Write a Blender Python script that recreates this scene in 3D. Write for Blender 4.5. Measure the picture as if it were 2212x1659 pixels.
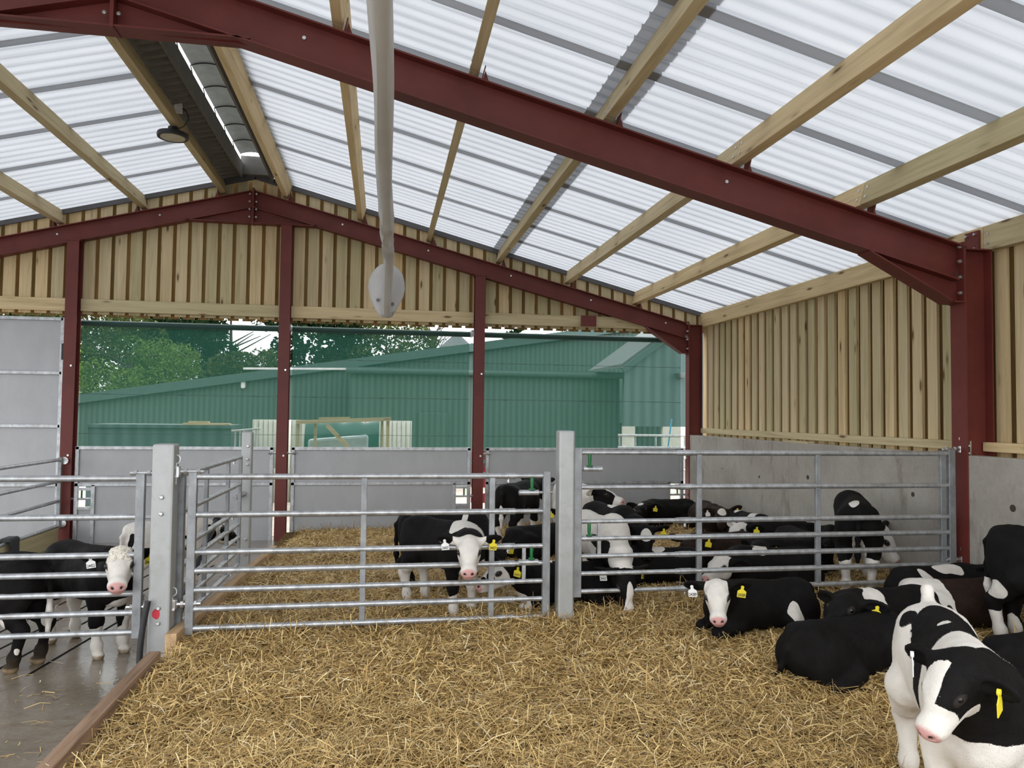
import bpy, bmesh, math, random
import numpy as np
from mathutils import Vector, Matrix

for _o in list(bpy.data.objects):
    bpy.data.objects.remove(_o, do_unlink=True)
SC = bpy.context.scene
COL = SC.collection
R_ = math.radians

# ------------------------------------------------------------------ camera
FPX = 1621.4                      # focal length in pixels of the 2212 x 1659 frame
CAM_H = 1.62
YAW, PITCH, ROLL = R_(9.752), R_(2.279), R_(0.655)
_f = np.array([math.sin(YAW) * math.cos(PITCH), math.cos(YAW) * math.cos(PITCH), math.sin(PITCH)])
_r = np.array([math.cos(YAW), -math.sin(YAW), 0.0])
_u = np.cross(_r, _f)
_c, _s = math.cos(ROLL), math.sin(ROLL)
_r, _u = _c * _r + _s * _u, -_s * _r + _c * _u
cam_d = bpy.data.cameras.new('camera')
cam_d.sensor_fit = 'HORIZONTAL'
cam_d.sensor_width = 36.0
cam_d.lens = FPX / 2212.0 * 36.0
cam_d.clip_start = 0.05
cam_d.clip_end = 400.0
cam = bpy.data.objects.new('camera', cam_d)
COL.objects.link(cam)
M = Matrix.Identity(4)
for i in range(3):
    M[i][0], M[i][1], M[i][2] = _r[i], _u[i], -_f[i]
M[2][3] = CAM_H
cam.matrix_world = M
SC.camera = cam

# ------------------------------------------------------------------ daylight (overcast) and exposure
SC.view_settings.view_transform = 'Standard'
SC.view_settings.look = 'None'
SC.view_settings.gamma = 1.0
SC.view_settings.exposure = 0.42
SC.view_settings.use_curve_mapping = False
SKY = 3.1
w = bpy.data.worlds.new('overcast_sky')
SC.world = w
w.use_nodes = True
wn, wl = w.node_tree.nodes, w.node_tree.links
for n in list(wn):
    wn.remove(n)
wo = wn.new('ShaderNodeOutputWorld')
wb = wn.new('ShaderNodeBackground')
wtc = wn.new('ShaderNodeTexCoord')
wsep = wn.new('ShaderNodeSeparateXYZ')
wr = wn.new('ShaderNodeValToRGB')
wr.color_ramp.elements[0].position = 0.0
wr.color_ramp.elements[0].color = (0.30, 0.31, 0.32, 1)
wr.color_ramp.elements[1].position = 1.0
wr.color_ramp.elements[1].color = (0.95, 0.97, 1.0, 1)
e = wr.color_ramp.elements.new(0.08)
e.color = (0.80, 0.82, 0.84, 1)
wl.new(wtc.outputs['Generated'], wsep.inputs[0])
wl.new(wsep.outputs['Z'], wr.inputs[0])
wl.new(wr.outputs[0], wb.inputs['Color'])
wb.inputs['Strength'].default_value = SKY
wl.new(wb.outputs[0], wo.inputs['Surface'])
SC.cycles.max_bounces = 9
SC.cycles.diffuse_bounces = 5
SC.cycles.transmission_bounces = 6
SC.cycles.transparent_max_bounces = 12
SC.cycles.caustics_reflective = False
SC.cycles.caustics_refractive = False
SC.cycles.sample_clamp_indirect = 6.0
SC.cycles.use_denoising = True
try:
    SC.cycles.denoiser = 'OPENIMAGEDENOISE'
except Exception:
    pass

# ------------------------------------------------------------------ measuring helpers: a pixel of the photograph to a point in the barn
def ray(u, v):
    d = ((u - 1106) / FPX) * _r + _f + (-(v - 829.5) / FPX) * _u
    return d
def atY(u, v, Y):
    d = ray(u, v); t = Y / d[1]
    return Vector((d[0] * t, Y, CAM_H + d[2] * t))
def atX(u, v, X):
    d = ray(u, v); t = X / d[0]
    return Vector((X, d[1] * t, CAM_H + d[2] * t))
def atZ(u, v, Z):
    d = ray(u, v); t = (Z - CAM_H) / d[2]
    return Vector((d[0] * t, d[1] * t, Z))

# ------------------------------------------------------------------ noise for shapes (value noise on a lattice)
def vnoise(p, freq, seed=0):
    q = np.asarray(p, dtype=np.float64) * freq + seed * 17.31
    i = np.floor(q).astype(np.int64)
    f = q - i
    f = f * f * (3 - 2 * f)
    out = np.zeros(len(q))
    for dx in (0, 1):
        for dy in (0, 1):
            for dz in (0, 1):
                h = (i[:, 0] + dx) * 374761393 + (i[:, 1] + dy) * 668265263 + (i[:, 2] + dz) * 2147483647 + seed * 1442695
                h = (h ^ (h >> 13)) * 1274126177
                h = (h ^ (h >> 16)) & 0xFFFF
                wgt = (f[:, 0] if dx else 1 - f[:, 0]) * (f[:, 1] if dy else 1 - f[:, 1]) * (f[:, 2] if dz else 1 - f[:, 2])
                out += wgt * (h / 32767.5 - 1.0)
    return out

# ------------------------------------------------------------------ mesh building
class MB:
    """collects shapes; build() links them as one mesh object"""
    def __init__(self):
        self.v, self.f, self.r = [], [], []
    def add(self, vs, fs, rnd=None):
        n = len(self.v)
        self.v += [tuple(x) for x in vs]
        self.f += [tuple(i + n for i in q) for q in fs]
        rr = random.random() if rnd is None else rnd
        self.r += [rr] * len(vs)
        return self
    def box(self, x0, x1, y0, y1, z0, z1, rnd=None):
        vs = [(x, y, z) for z in (z0, z1) for y in (y0, y1) for x in (x0, x1)]
        fs = [(0, 2, 3, 1), (4, 5, 7, 6), (0, 1, 5, 4), (2, 6, 7, 3), (0, 4, 6, 2), (1, 3, 7, 5)]
        return self.add(vs, fs, rnd)
    def bar(self, p0, p1, wd, ht, up=(0, 0, 1), rnd=None):
        """rectangular bar from p0 to p1; wd across, ht along 'up'"""
        p0, p1, up = Vector(p0), Vector(p1), Vector(up)
        d = (p1 - p0).normalized()
        s = d.cross(up).normalized()
        t = s.cross(d).normalized()
        vs = []
        for p in (p0, p1):
            for a, b in ((-1, -1), (1, -1), (1, 1), (-1, 1)):
                vs.append(p + s * (a * wd / 2) + t * (b * ht / 2))
        fs = [(0, 1, 2, 3), (7, 6, 5, 4), (0, 4, 5, 1), (1, 5, 6, 2), (2, 6, 7, 3), (3, 7, 4, 0)]
        return self.add(vs, fs, rnd)
    def ibeam(self, p0, p1, up, depth, width, tw=0.008, tf=0.012):
        """p0-p1 is the centre line"""
        p0, p1, up = Vector(p0), Vector(p1), Vector(up)
        d = (p1 - p0).normalized()
        s = d.cross(up).normalized()
        t = s.cross(d).normalized()
        o = t * (depth / 2 - tf / 2)
        self.bar(p0 + o, p1 + o, width, tf, t)
        self.bar(p0 - o, p1 - o, width, tf, t)
        self.bar(p0, p1, tw, depth - 2 * tf, t)
        return self
    def tube(self, pts, r, n=10, cap=True, rnd=None):
        pts = [Vector(p) for p in pts]
        rs = r if isinstance(r, (list, tuple)) else [r] * len(pts)
        vs, fs = [], []
        ref = None
        for i, p in enumerate(pts):
            d = (pts[min(i + 1, len(pts) - 1)] - pts[max(i - 1, 0)]).normalized()
            if ref is None:
                ref = Vector((0, 0, 1)) if abs(d.z) < 0.9 else Vector((1, 0, 0))
            s = d.cross(ref).normalized()
            t = s.cross(d).normalized()
            ref = t
            for k in range(n):
                a = 2 * math.pi * k / n
                vs.append(p + (s * math.cos(a) + t * math.sin(a)) * rs[i])
        for i in range(len(pts) - 1):
            for k in range(n):
                k2 = (k + 1) % n
                fs.append((i * n + k, i * n + k2, (i + 1) * n + k2, (i + 1) * n + k))
        if cap:
            fs.append(tuple(reversed(range(n))))
            fs.append(tuple((len(pts) - 1) * n + k for k in range(n)))
        return self.add(vs, fs, rnd)
    def prism(self, poly, off, rnd=None):
        """polygon of 3-D points pushed along the vector off"""
        off = Vector(off)
        n = len(poly)
        vs = [Vector(p) for p in poly] + [Vector(p) + off for p in poly]
        fs = [tuple(range(n)), tuple(reversed(range(n, 2 * n)))]
        for k in range(n):
            k2 = (k + 1) % n
            fs.append((k, n + k, n + k2, k2))
        return self.add(vs, fs, rnd)
    def lathe(self, c, axis, prof, n=24, rnd=None):
        """prof = [(radius, height along axis), ...]"""
        c, ax = Vector(c), Vector(axis).normalized()
        ref = Vector((0, 0, 1)) if abs(ax.z) < 0.9 else Vector((1, 0, 0))
        s = ax.cross(ref).normalized(); t = ax.cross(s)
        vs, fs = [], []
        for r, h in prof:
            for k in range(n):
                a = 2 * math.pi * k / n
                vs.append(c + ax * h + (s * math.cos(a) + t * math.sin(a)) * r)
        for i in range(len(prof) - 1):
            for k in range(n):
                k2 = (k + 1) % n
                fs.append((i * n + k, i * n + k2, (i + 1) * n + k2, (i + 1) * n + k))
        if prof[0][0] > 1e-4: fs.append(tuple(reversed(range(n))))
        if prof[-1][0] > 1e-4: fs.append(tuple((len(prof) - 1) * n + k for k in range(n)))
        return self.add(vs, fs, rnd)
    def build(self, name, m, parent=None, smooth=False, bevel=0.0, kind=None, label=None):
        me = bpy.data.meshes.new(name)
        off = parent_origin(parent)
        v = np.array([tuple(x) for x in self.v], dtype=np.float64) - np.array(off)
        me.from_pydata(v.tolist(), [], self.f)
        a = me.attributes.new('rnd', 'FLOAT', 'POINT')
        a.data.foreach_set('value', self.r)
        bm = bmesh.new(); bm.from_mesh(me)
        bmesh.ops.recalc_face_normals(bm, faces=bm.faces)
        bm.to_mesh(me); bm.free()
        me.materials.append(m)
        o = bpy.data.objects.new(name, me)
        COL.objects.link(o)
        if parent is not None:
            o.parent = parent
        if smooth:
            for p in me.polygons:
                p.use_smooth = True
            me.set_sharp_from_angle(angle=R_(35))
        if bevel:
            b = o.modifiers.new('bevel', 'BEVEL'); b.width = bevel; b.segments = 2; b.limit_method = 'ANGLE'
        if kind: o['kind'] = kind
        if label: o['label'] = label
        return o
def parent_origin(o):
    p = Vector((0, 0, 0))
    while o is not None:
        p += Vector(o.location); o = o.parent
    return p
def thing(name, label, cat, loc, group=None):
    o = bpy.data.objects.new(name, None)
    o.empty_display_size = 0.1
    COL.objects.link(o)
    o.location = loc
    tag(o, label, cat, group)
    return o
def tag(o, label, cat, group=None):
    o['label'] = label; o['category'] = cat
    if group: o['group'] = group
    return o
def struct(o):
    o['kind'] = 'structure'
    return o
def copy_tree(o, parent=None, loc=None):
    c = o.copy(); COL.objects.link(c)
    if parent is not None: c.parent = parent
    if loc is not None: c.location = loc
    for ch in list(o.children):
        copy_tree(ch, c)
    return c

# ------------------------------------------------------------------ materials
MATS = {}
class NT:
    def __init__(self, name):
        self.m = bpy.data.materials.new(name); self.m.use_nodes = True
        self.n, self.l = self.m.node_tree.nodes, self.m.node_tree.links
        for x in list(self.n): self.n.remove(x)
        self.out = self.n.new('ShaderNodeOutputMaterial')
    def add(self, t, **kw):
        x = self.n.new(t)
        for k, v in kw.items(): setattr(x, k, v)
        return x
    def put(self, sock, v):
        if hasattr(v, 'is_output') or hasattr(v, 'links'):
            self.l.new(v, sock)
        else:
            sock.default_value = v
    def coord(self, scale=(1, 1, 1), offattr=None, kind='Object', rot=(0, 0, 0)):
        tc = self.add('ShaderNodeTexCoord')
        v = tc.outputs[kind]
        if offattr:
            a = self.add('ShaderNodeAttribute', attribute_name=offattr)
            sc = self.add('ShaderNodeVectorMath', operation='SCALE'); sc.inputs['Scale'].default_value = 1.0
            comb = self.add('ShaderNodeCombineXYZ')
            for i, k in enumerate((31.7, 17.3, 53.9)):
                mm = self.math('MULTIPLY', a.outputs['Fac'], k); self.l.new(mm, comb.inputs[i])
            ad = self.add('ShaderNodeVectorMath', operation='ADD')
            self.l.new(v, ad.inputs[0]); self.l.new(comb.outputs[0], ad.inputs[1]); v = ad.outputs[0]
        mp = self.add('ShaderNodeMapping'); mp.inputs['Scale'].default_value = scale; mp.inputs['Rotation'].default_value = rot
        self.l.new(v, mp.inputs['Vector'])
        return mp.outputs[0]
    def noise(self, vec, scale, detail=4, rough=0.55, dist=0.0):
        x = self.add('ShaderNodeTexNoise'); x.inputs['Scale'].default_value = scale
        x.inputs['Detail'].default_value = detail; x.inputs['Roughness'].default_value = rough; x.inputs['Distortion'].default_value = dist
        self.l.new(vec, x.inputs['Vector']); return x.outputs['Fac']
    def math(self, op, a, b=0.0, clamp=False):
        x = self.add('ShaderNodeMath', operation=op); x.use_clamp = clamp
        self.put(x.inputs[0], a); self.put(x.inputs[1], b); return x.outputs[0]
    def ramp(self, fac, stops, interp='LINEAR'):
        x = self.add('ShaderNodeValToRGB'); cr = x.color_ramp; cr.interpolation = interp
        cr.elements[0].position, cr.elements[0].color = stops[0][0], (*stops[0][1], 1)
        cr.elements[1].position, cr.elements[1].color = stops[-1][0], (*stops[-1][1], 1)
        for p, c in stops[1:-1]:
            e = cr.elements.new(p); e.color = (*c, 1)
        self.l.new(fac, x.inputs[0]); return x.outputs[0]
    def mix(self, fac, a, b, mode='MIX'):
        x = self.add('ShaderNodeMix', data_type='RGBA', blend_type=mode)
        self.put(x.inputs[0], fac)
        self.put(x.inputs[6], (*a, 1) if isinstance(a, tuple) else a)
        self.put(x.inputs[7], (*b, 1) if isinstance(b, tuple) else b)
        return x.outputs[2]
    def attr(self, name):
        return self.add('ShaderNodeAttribute', attribute_name=name).outputs['Fac']
    def bump(self, h, strength=0.3, dist=0.01):
        b = self.add('ShaderNodeBump'); b.inputs['Strength'].default_value = strength; b.inputs['Distance'].default_value = dist
        self.l.new(h, b.inputs['Height']); return b.outputs[0]
    def pbr(self, col, rough=0.6, metal=0.0, normal=None, spec=None, sheen=None):
        p = self.add('ShaderNodeBsdfPrincipled')
        self.put(p.inputs['Base Color'], (*col, 1) if isinstance(col, tuple) else col)
        self.put(p.inputs['Roughness'], rough); self.put(p.inputs['Metallic'], metal)
        if normal is not None: self.l.new(normal, p.inputs['Normal'])
        if spec is not None: p.inputs['Specular IOR Level'].default_value = spec
        if sheen is not None: p.inputs['Sheen Weight'].default_value = sheen
        self.l.new(p.outputs[0], self.out.inputs['Surface'])
        return self.m

def plain(name, col, rough=0.6, metal=0.0, var=0.12, scale=9.0, spec=None):
    t = NT(name)
    n = t.noise(t.coord(), scale, 5)
    dark = tuple(c * (1 - var) for c in col); light = tuple(min(1, c * (1 + var)) for c in col)
    return t.pbr(t.ramp(n, [(0.3, dark), (0.7, light)]), rough, metal, t.bump(n, 0.08, 0.004), spec)

def wood(name, axis, light, mid, dark, knots=1.0):
    t = NT(name)
    big = {'x': (0.5, 9, 9), 'y': (9, 0.5, 9), 'z': (9, 9, 0.5)}[axis]
    fine = {'x': (2, 60, 60), 'y': (60, 2, 60), 'z': (60, 60, 2)}[axis]
    kn = {'x': (1.9, 7.5, 7.5), 'y': (7.5, 1.9, 7.5), 'z': (7.5, 7.5, 1.9)}[axis]
    n1 = t.noise(t.coord(big, 'rnd'), 2.0, 5, 0.6, 0.6)
    n2 = t.noise(t.coord(fine, 'rnd'), 1.0, 3, 0.6)
    f = t.math('ADD', t.math('MULTIPLY', n1, 0.7), t.math('MULTIPLY', n2, 0.3))
    c = t.ramp(f, [(0.34, dark), (0.5, mid), (0.66, light)])
    r = t.attr('rnd')
    tint = t.ramp(t.math('FRACT', t.math('MULTIPLY', r, 7.13)), [(0.0, (0.80, 0.84, 0.78)), (0.5, (1.0, 1.0, 1.0)), (1.0, (1.10, 1.02, 0.90))])
    c = t.mix(1.0, c, tint, 'MULTIPLY')
    v = t.add('ShaderNodeTexVoronoi'); v.inputs['Scale'].default_value = 1.0; v.inputs['Randomness'].default_value = 1.0
    t.l.new(t.coord(kn, 'rnd'), v.inputs['Vector'])
    k = t.ramp(v.outputs['Distance'], [(0.07, (1, 1, 1)), (0.115, (0.35, 0.35, 0.35)), (0.19, (0, 0, 0))])
    c = t.mix(t.math('MULTIPLY', k, 0.9 * knots), c, (0.105, 0.052, 0.020))
    return t.pbr(c, 0.72, 0.0, t.bump(n2, 0.15, 0.003), 0.25)

M_ = MATS
PALE = ((0.68, 0.57, 0.37), (0.60, 0.49, 0.305), (0.47, 0.375, 0.22))
for ax in 'xyz':
    M_['wood_' + ax] = wood('treated_timber_' + ax, ax, *PALE)
M_['wood_back'] = wood('gap_shaded_timber_z', 'z', (0.30, 0.20, 0.08), (0.235, 0.152, 0.058), (0.16, 0.10, 0.036), 0.6)  # same timber darkened and browned: shade of the board gaps put into the colour
M_['wood_kerb'] = wood('raw_timber_y', 'y', (0.56, 0.41, 0.26), (0.47, 0.33, 0.20), (0.33, 0.22, 0.13), 0.4)
M_['wood_kerb_wet'] = wood('damp_timber_y', 'y', (0.36, 0.245, 0.16), (0.28, 0.18, 0.115), (0.15, 0.09, 0.055), 0.4)

def galv(name, base=(0.44, 0.455, 0.47), rough=0.42, metal=0.75, dirt=0.35, spangle=16, var=0.16):
    t = NT(name)
    v = t.noise(t.coord((1, 1, 0.6)), spangle, 4, 0.6)
    n = t.noise(t.coord(), 7, 6, 0.65)
    n2 = t.noise(t.coord((40, 40, 40)), 1.0, 3)
    sp = t.ramp(v, [(0.3, tuple(c * (1 - .9 * var) for c in base)), (0.7, tuple(min(1, c * (1 + .8 * var)) for c in base))])
    d = t.math('MULTIPLY', t.ramp(n, [(0.52, (0, 0, 0)), (0.72, (1, 1, 1))]), dirt)
    c = t.mix(d, sp, (0.20, 0.175, 0.14))
    rr = t.math('ADD', t.math('MULTIPLY', n2, 0.22), rough - 0.1)
    return t.pbr(c, rr, metal, t.bump(n2, 0.10, 0.002))
M_['galv'] = galv('galvanised_steel', (0.46, 0.47, 0.48), 0.40, 0.7, 0.45, 22, 0.30)
M_['galv_flat'] = galv('galvanised_flat_bar', (0.30, 0.31, 0.32), 0.5, 0.6, 0.4, 14, 0.30)
M_['galv_post'] = galv('galvanised_post_steel', (0.43, 0.44, 0.435), 0.5, 0.5, 0.3, 7, 0.10)
M_['galv_sheet'] = galv('galvanised_sheet', (0.40, 0.405, 0.415), 0.5, 0.35, 0.05, 4, 0.07)
M_['bolt'] = plain('zinc_bolt', (0.62, 0.62, 0.62), 0.3, 0.9)

def red_oxide():
    t = NT('red_oxide_paint')
    n = t.noise(t.coord(), 3.0, 6, 0.6)
    n2 = t.noise(t.coord((1, 1, 1)), 28, 4, 0.7)
    c = t.ramp(n, [(0.3, (0.110, 0.020, 0.015)), (0.7, (0.160, 0.031, 0.024))])
    c = t.mix(t.ramp(n2, [(0.70, (0, 0, 0)), (0.78, (0.6, 0.6, 0.6))]), c, (0.24, 0.13, 0.12))
    return t.pbr(c, 0.5, 0.0, t.bump(n, 0.06, 0.003), 0.4)
M_['red'] = red_oxide()

def concrete(name, lo, hi, stain, wet=0.0):
    t = NT(name)
    n = t.noise(t.coord(), 1.6, 7, 0.65)
    n2 = t.noise(t.coord(), 30, 5, 0.6)
    n3 = t.noise(t.coord((1.0, 2.4, 0.8)), 2.6, 5, 0.7, 0.4)
    c = t.ramp(t.math('ADD', t.math('MULTIPLY', n, 0.75), t.math('MULTIPLY', n2, 0.25)), [(0.35, lo), (0.65, hi)])
    c = t.mix(t.math('MULTIPLY', t.ramp(n3, [(0.55, (0, 0, 0)), (0.74, (1, 1, 1))]), 0.7), c, stain)
    rough = 0.85
    if wet:
        wn_ = t.noise(t.coord(), 1.1, 5, 0.6)
        rough = t.ramp(wn_, [(0.40, (0.07, 0.07, 0.07)), (0.68, (0.30, 0.30, 0.30))])
    return t.pbr(c, rough, 0.0, t.bump(t.math('ADD', n2, t.math('MULTIPLY', n, 1.5)), 0.30 if wet else 0.15, 0.006), 0.5 if wet else 0.2)
M_['concrete'] = concrete('precast_concrete', (0.32, 0.295, 0.255), (0.44, 0.415, 0.37), (0.19, 0.16, 0.125))
M_['floor'] = concrete('wet_concrete', (0.165, 0.135, 0.098), (0.275, 0.235, 0.185), (0.14, 0.09, 0.05), 1.0)
M_['groove'] = plain('wet_groove', (0.012, 0.010, 0.008), 0.95, spec=0.05)
M_['socket'] = plain('rusty_socket', (0.06, 0.045, 0.035), 0.9)
M_['yard'] = concrete('yard_concrete', (0.36, 0.31, 0.26), (0.50, 0.44, 0.38), (0.30, 0.22, 0.15))

def roof_sheet():
    t = NT('translucent_roof_sheet')
    wv = t.add('ShaderNodeTexWave', wave_type='BANDS', bands_direction='Y'); wv.inputs['Scale'].default_value = 28.0
    t.l.new(t.coord(), wv.inputs['Vector'])
    n = t.noise(t.coord((0.25, 1, 1)), 3.0, 4)
    f = t.math('ADD', t.math('MULTIPLY', wv.outputs['Fac'], 0.35), t.math('MULTIPLY', n, 0.65))
    c = t.ramp(f, [(0.25, (0.275, 0.287, 0.308)), (0.75, (0.355, 0.365, 0.38))])
    tr = t.add('ShaderNodeBsdfTranslucent'); t.l.new(c, tr.inputs['Color'])
    di = t.add('ShaderNodeBsdfDiffuse'); di.inputs['Color'].default_value = (0.72, 0.74, 0.77, 1)
    mx = t.add('ShaderNodeMixShader'); mx.inputs[0].default_value = 0.34
    t.l.new(tr.outputs[0], mx.inputs[1]); t.l.new(di.outputs[0], mx.inputs[2])
    t.l.new(mx.outputs[0], t.out.inputs['Surface'])
    return t.m
M_['roof'] = roof_sheet()
M_['ridge_sheet'] = plain('fibre_cement_sheet', (0.17, 0.165, 0.155), 0.85)
M_['ridge_cap'] = plain('ridge_cap_metal', (0.62, 0.68, 0.69), 0.5, 0.0)
M_['verge'] = plain('grey_verge_trim', (0.09, 0.087, 0.09), 0.6)

def mesh_screen():
    t = NT('green_windbreak_mesh')
    n = t.noise(t.coord((1, 1, 1)), 220, 2)
    df = t.add('ShaderNodeBsdfDiffuse'); t.l.new(t.ramp(n, [(0.3, (0.024, 0.074, 0.050)), (0.7, (0.040, 0.112, 0.080))]), df.inputs['Color'])
    tl = t.add('ShaderNodeBsdfTranslucent'); tl.inputs['Color'].default_value = (0.03, 0.12, 0.085, 1)
    tp = t.add('ShaderNodeBsdfTransparent'); tp.inputs['Color'].default_value = (1, 1, 1, 1)
    m1 = t.add('ShaderNodeMixShader'); m1.inputs[0].default_value = 0.35
    t.l.new(df.outputs[0], m1.inputs[1]); t.l.new(tl.outputs[0], m1.inputs[2])
    m2 = t.add('ShaderNodeMixShader'); m2.inputs[0].default_value = 0.40
    t.l.new(m1.outputs[0], m2.inputs[1]); t.l.new(tp.outputs[0], m2.inputs[2])
    t.l.new(m2.outputs[0], t.out.inputs['Surface'])
    return t.m
M_['screen'] = mesh_screen()
M_['screen_tube'] = plain('dark_green_canvas', (0.012, 0.055, 0.045), 0.6)
M_['screen_edge'] = plain('grey_edge_strip', (0.50, 0.51, 0.55), 0.6)

def straw_mat():
    t = NT('straw')
    r = t.attr('rnd')
    c = t.ramp(r, [(0.0, (0.11, 0.065, 0.024)), (0.28, (0.34, 0.21, 0.072)), (0.58, (0.61, 0.415, 0.155)), (0.86, (0.80, 0.62, 0.30)), (1.0, (0.86, 0.76, 0.54))])
    return t.pbr(c, 0.55, 0.0, None, 0.35)
M_['straw'] = straw_mat()
def straw_base():
    t = NT('straw_bed')
    n = t.noise(t.coord(), 26, 6, 0.7, 0.8)
    n2 = t.noise(t.coord((60, 14, 20)), 1.0, 5, 0.7, 1.5)
    f = t.math('ADD', t.math('MULTIPLY', n, 0.5), t.math('MULTIPLY', n2, 0.5))
    c = t.ramp(f, [(0.35, (0.05, 0.030, 0.011)), (0.5, (0.15, 0.09, 0.032)), (0.66, (0.32, 0.21, 0.08))])
    return t.pbr(c, 0.9, 0.0, t.bump(f, 0.9, 0.03), 0.1)
M_['straw_bed'] = straw_base()

def fabric():
    t = NT('white_duct_fabric')
    n = t.noise(t.coord(), 4, 4)
    c = t.ramp(n, [(0.3, (0.70, 0.69, 0.68)), (0.7, (0.78, 0.77, 0.76))])
    p = t.add('ShaderNodeBsdfPrincipled'); t.l.new(c, p.inputs['Base Color']); p.inputs['Roughness'].default_value = 0.55
    tl = t.add('ShaderNodeBsdfTranslucent'); tl.inputs['Color'].default_value = (0.55, 0.54, 0.52, 1)
    m = t.add('ShaderNodeMixShader'); m.inputs[0].default_value = 0.25
    t.l.new(p.outputs[0], m.inputs[1]); t.l.new(tl.outputs[0], m.inputs[2]); t.l.new(m.outputs[0], t.out.inputs['Surface'])
    return t.m
M_['fabric'] = fabric()
M_['grommet'] = plain('grey_grommet', (0.16, 0.16, 0.17), 0.5)
M_['black'] = plain('black_rubber', (0.018, 0.018, 0.02), 0.5)
M_['black_metal'] = plain('black_metal', (0.022, 0.022, 0.024), 0.45, 0.2)
M_['lens'] = plain('lamp_lens', (0.46, 0.42, 0.33), 0.25)
M_['white_plastic'] = plain('white_plastic', (0.75, 0.75, 0.74), 0.4)
M_['green_grip'] = plain('green_grip', (0.008, 0.14, 0.035), 0.45)
M_['red_spray'] = plain('red_marker_paint', (0.55, 0.03, 0.05), 0.6, 0, 0.3, 30)
M_['red_plastic'] = plain('red_plastic', (0.55, 0.04, 0.06), 0.4)
M_['tag_yellow'] = plain('yellow_tag', (0.80, 0.66, 0.03), 0.45, 0, 0.04)
M_['tag_white'] = plain('white_tag', (0.80, 0.80, 0.78), 0.45, 0, 0.04)
M_['ink'] = plain('black_ink', (0.02, 0.02, 0.02), 0.6)
M_['eye'] = plain('dark_eye', (0.006, 0.005, 0.005), 0.08)

def cladding(name, base, axis_scale):
    t = NT(name)
    n = t.noise(t.coord((3, 3, 0.25)), 2.0, 5, 0.6)
    wv = t.add('ShaderNodeTexWave', wave_type='BANDS', bands_direction='X'); wv.inputs['Scale'].default_value = axis_scale
    t.l.new(t.coord(), wv.inputs['Vector'])
    f = t.math('ADD', t.math('MULTIPLY', wv.outputs['Fac'], 0.4), t.math('MULTIPLY', n, 0.6))
    c = t.ramp(f, [(0.3, tuple(k * 0.78 for k in base)), (0.7, tuple(k * 1.2 for k in base))])
    return t.pbr(c, 0.5, 0.0, t.bump(wv.outputs['Fac'], 0.3, 0.03), 0.4)
M_['clad_green'] = cladding('green_box_profile_cladding', (0.056, 0.104, 0.086), 2.0)
M_['clad_dark'] = cladding('dark_green_cladding', (0.075, 0.125, 0.118), 1.2)
M_['clad_trim'] = plain('green_trim', (0.05, 0.095, 0.082), 0.7)
M_['grey_sheet'] = plain('grey_roof_sheet', (0.09, 0.11, 0.105), 0.8)
M_['fibre'] = concrete('fibre_cement_panel', (0.50, 0.50, 0.42), (0.66, 0.66, 0.58), (0.40, 0.42, 0.30))
M_['tarp'] = plain('green_tarpaulin', (0.01, 0.085, 0.06), 0.35)
M_['film'] = plain('pale_plastic_film', (0.45, 0.55, 0.55), 0.2)
M_['silo'] = plain('silo_metal', (0.14, 0.155, 0.16), 0.7, 0.2)
M_['blue'] = plain('blue_pole', (0.08, 0.32, 0.48), 0.4)
def leaf(name, a, b, c):
    t = NT(name)
    r = t.attr('rnd')
    col = t.ramp(r, [(0.0, a), (0.5, b), (1.0, c)])
    d = t.add('ShaderNodeBsdfDiffuse'); t.l.new(col, d.inputs['Color'])
    tl = t.add('ShaderNodeBsdfTranslucent'); t.l.new(col, tl.inputs['Color'])
    m = t.add('ShaderNodeMixShader'); m.inputs[0].default_value = 0.3
    t.l.new(d.outputs[0], m.inputs[1]); t.l.new(tl.outputs[0], m.inputs[2]); t.l.new(m.outputs[0], t.out.inputs['Surface'])
    return t.m
M_['leaf_dark'] = leaf('dark_conifer_foliage', (0.008, 0.018, 0.008), (0.016, 0.034, 0.014), (0.035, 0.06, 0.024))
M_['leaf_mid'] = leaf('olive_foliage', (0.030, 0.042, 0.014), (0.065, 0.085, 0.028), (0.12, 0.14, 0.05))
M_['leaf_bright'] = leaf('fresh_spring_foliage', (0.07, 0.115, 0.025), (0.13, 0.20, 0.045), (0.22, 0.31, 0.085))
M_['bark'] = plain('bark', (0.07, 0.055, 0.04), 0.9)

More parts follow.
